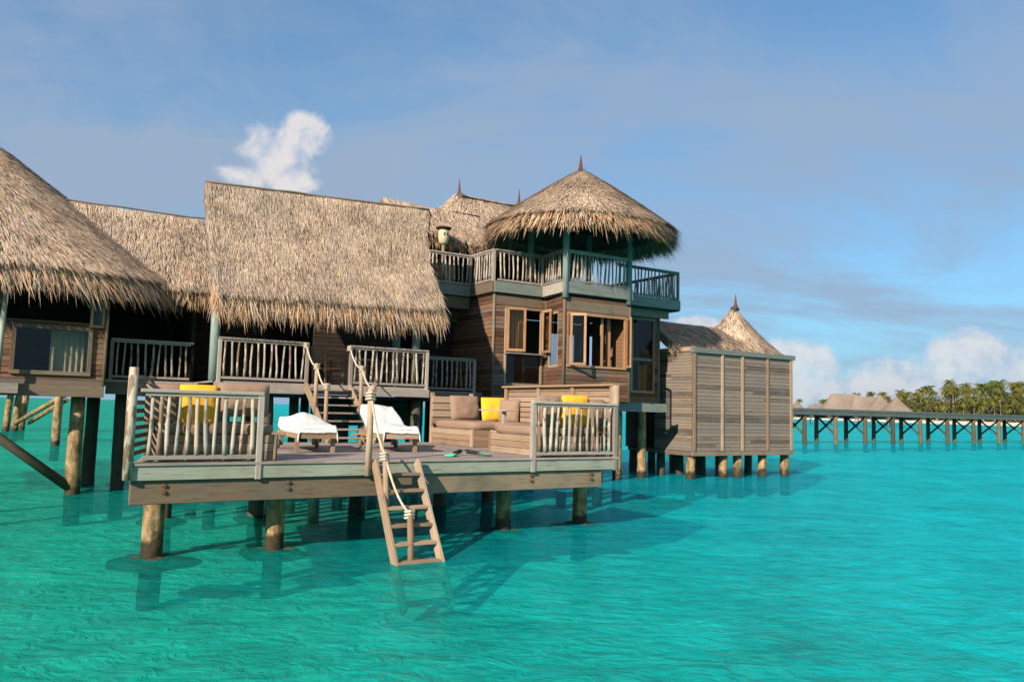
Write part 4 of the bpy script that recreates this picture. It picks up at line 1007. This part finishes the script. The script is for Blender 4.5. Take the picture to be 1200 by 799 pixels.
farvilla(922,948,300,8.0,'small thatched villa at the left end of the group beyond the jetty',1,1)
farvilla(942,972,285,6.6,'low long thatched villa left of the largest one beyond the jetty',2,2)
farvilla(958,1024,280,10.4,'largest thatched villa in the group beyond the jetty',2,3)
farvilla(990,1042,276,9.6,'middle thatched villa beyond the jetty with a flat ridge',2,4)
farvilla(1008,1056,272,10.2,'thatched villa with a pointed roof near the right of the group',1,5)
farvilla(1028,1074,262,9.4,'rightmost pointed thatched villa against the palms',1,6)

def palm_proto(seed,H,lean):
    rs=random.Random(seed); tm=MB(); pts=[];rad=[]
    for i in range(9):
        k=i/8; pts.append(Vector((lean*k*k*H*.35,lean*.4*math.sin(k*2)*H*.1,H*k))); rad.append(.26*(1-.45*k)+.18*(1-k)**6)
    tm.tube(pts,rad,7); top=pts[-1]; cm_=MB()
    nf=rs.randint(24,29)
    for i in range(nf):
        az=i*2.399+rs.uniform(-.2,.2); el=rs.uniform(-.6,1.15); L=rs.uniform(4.2,6.0); n=7
        d=Vector((math.cos(az),math.sin(az),0)); P=[]; e=el; p=top.copy()
        for j in range(n+1):
            P.append(p.copy()); p=p+(d*math.cos(e)+ZV*math.sin(e))*(L/n); e-=rs.uniform(.22,.36)
        old=.85 if el<-.1 and rs.random()<.6 else None
        side=Vector((-d.y,d.x,0))
        for j in range(n):
            for q in range(2):
                b0=P[j].lerp(P[j+1],q/2); b1=P[j].lerp(P[j+1],q/2+.42); fw=(P[j+1]-P[j]).normalized()
                wl=.95*math.sin(math.pi*min(.97,(j+q/2+.9)/(n+.6)))+.15
                for sg in(-1,1):
                    tip=b0+side*sg*wl+fw*.5-ZV*(.45+.5*rs.random())*wl
                    rn=old+rs.uniform(-.1,.15) if old else min(1,max(0,rs.gauss(.42,.16)+.12*(el>.4)))
                    cm_.tri(b0,b1,tip,min(1,rn))
    return tm,cm_
protos=[]
for i,(H,l) in enumerate(((18,.2),(20,-.15),(9,.4),(14,.1),(6,-.4),(16,-.3),(11,.0),(21,.05))):
    tm,cm_=palm_proto(60+i,H,l); t_=tm.build('trunk',M['trunk']); c_=cm_.build('crown',M['frond'])
    protos.append((t_.data,c_.data)); bpy.data.objects.remove(t_); bpy.data.objects.remove(c_)
rp=random.Random(11); spots=[]
for px,off in((962,30),(969,34),(938,40)): spots.append((px,off,rp.uniform(.6,.75),'lone'))
px=972
while px<1330:
    for row,(o0,o1) in enumerate(((17,26),(24,36),(34,50),(50,70),(70,100))):
        f=max(0,min(1,(px-985)/120)); 
        if px<1030 and row==0: continue
        spots.append((px+rp.uniform(-6,6),rp.uniform(o0,o1),(.66+.20*f)*rp.uniform(.80,1.1)*(1+.04*row),'grove'))
    px+=rp.uniform(5.5,8.5)
labs={'lone':'small distant coconut palm standing apart left of the grove','grove':'tall coconut palm in the dense grove behind the beach'}
for i,(px,off,scl,kd) in enumerate(spots):
    g='coconut palms of the island grove' if kd=='grove' else 'lone palms left of the grove'
    p=AZ(px,shore_d(px)+off); p.z=1.7
    o=bpy.data.objects.new('palm_tree',None); COL.objects.link(o); o.location=p; o.rotation_euler=(0,0,rp.uniform(0,6.28)); o.scale=(scl*1.08,)*3
    tag(o,labs[kd],'palm tree',g); tm,cm_=protos[rp.randrange(len(protos)) if kd=='grove' else 0]
    for nm,me in(('trunk',tm),('crown',cm_)):
        c=bpy.data.objects.new(nm,me); COL.objects.link(c); c.parent=o
# undergrowth between the palms
mb=MB(); ru=random.Random(3)
for _ in range(22000):
    px=ru.uniform(975,1380); off=ru.uniform(17,80); f=min(1,.35+(px-975)/130)
    h=f*(ru.random()**1.3)*(8+off*.10)+.2
    p=AZ(px,shore_d(px)+off); p.z=1.7+h
    a=Vector((ru.gauss(0,1),ru.gauss(0,1),ru.gauss(0,.7))).normalized()*ru.uniform(.5,1.1); b=Vector((ru.gauss(0,1),ru.gauss(0,1),ru.gauss(0,.7))).normalized()*ru.uniform(.3,.8)
    mb.quad(p-a-b*.3,p+b,p+a+b*.3,p-b,min(1,max(0,ru.gauss(.45,.22))))
tag(mb.build('undergrowth',M['bush']),'dense dark scrub filling the ground between the palms','undergrowth',kind='stuff')
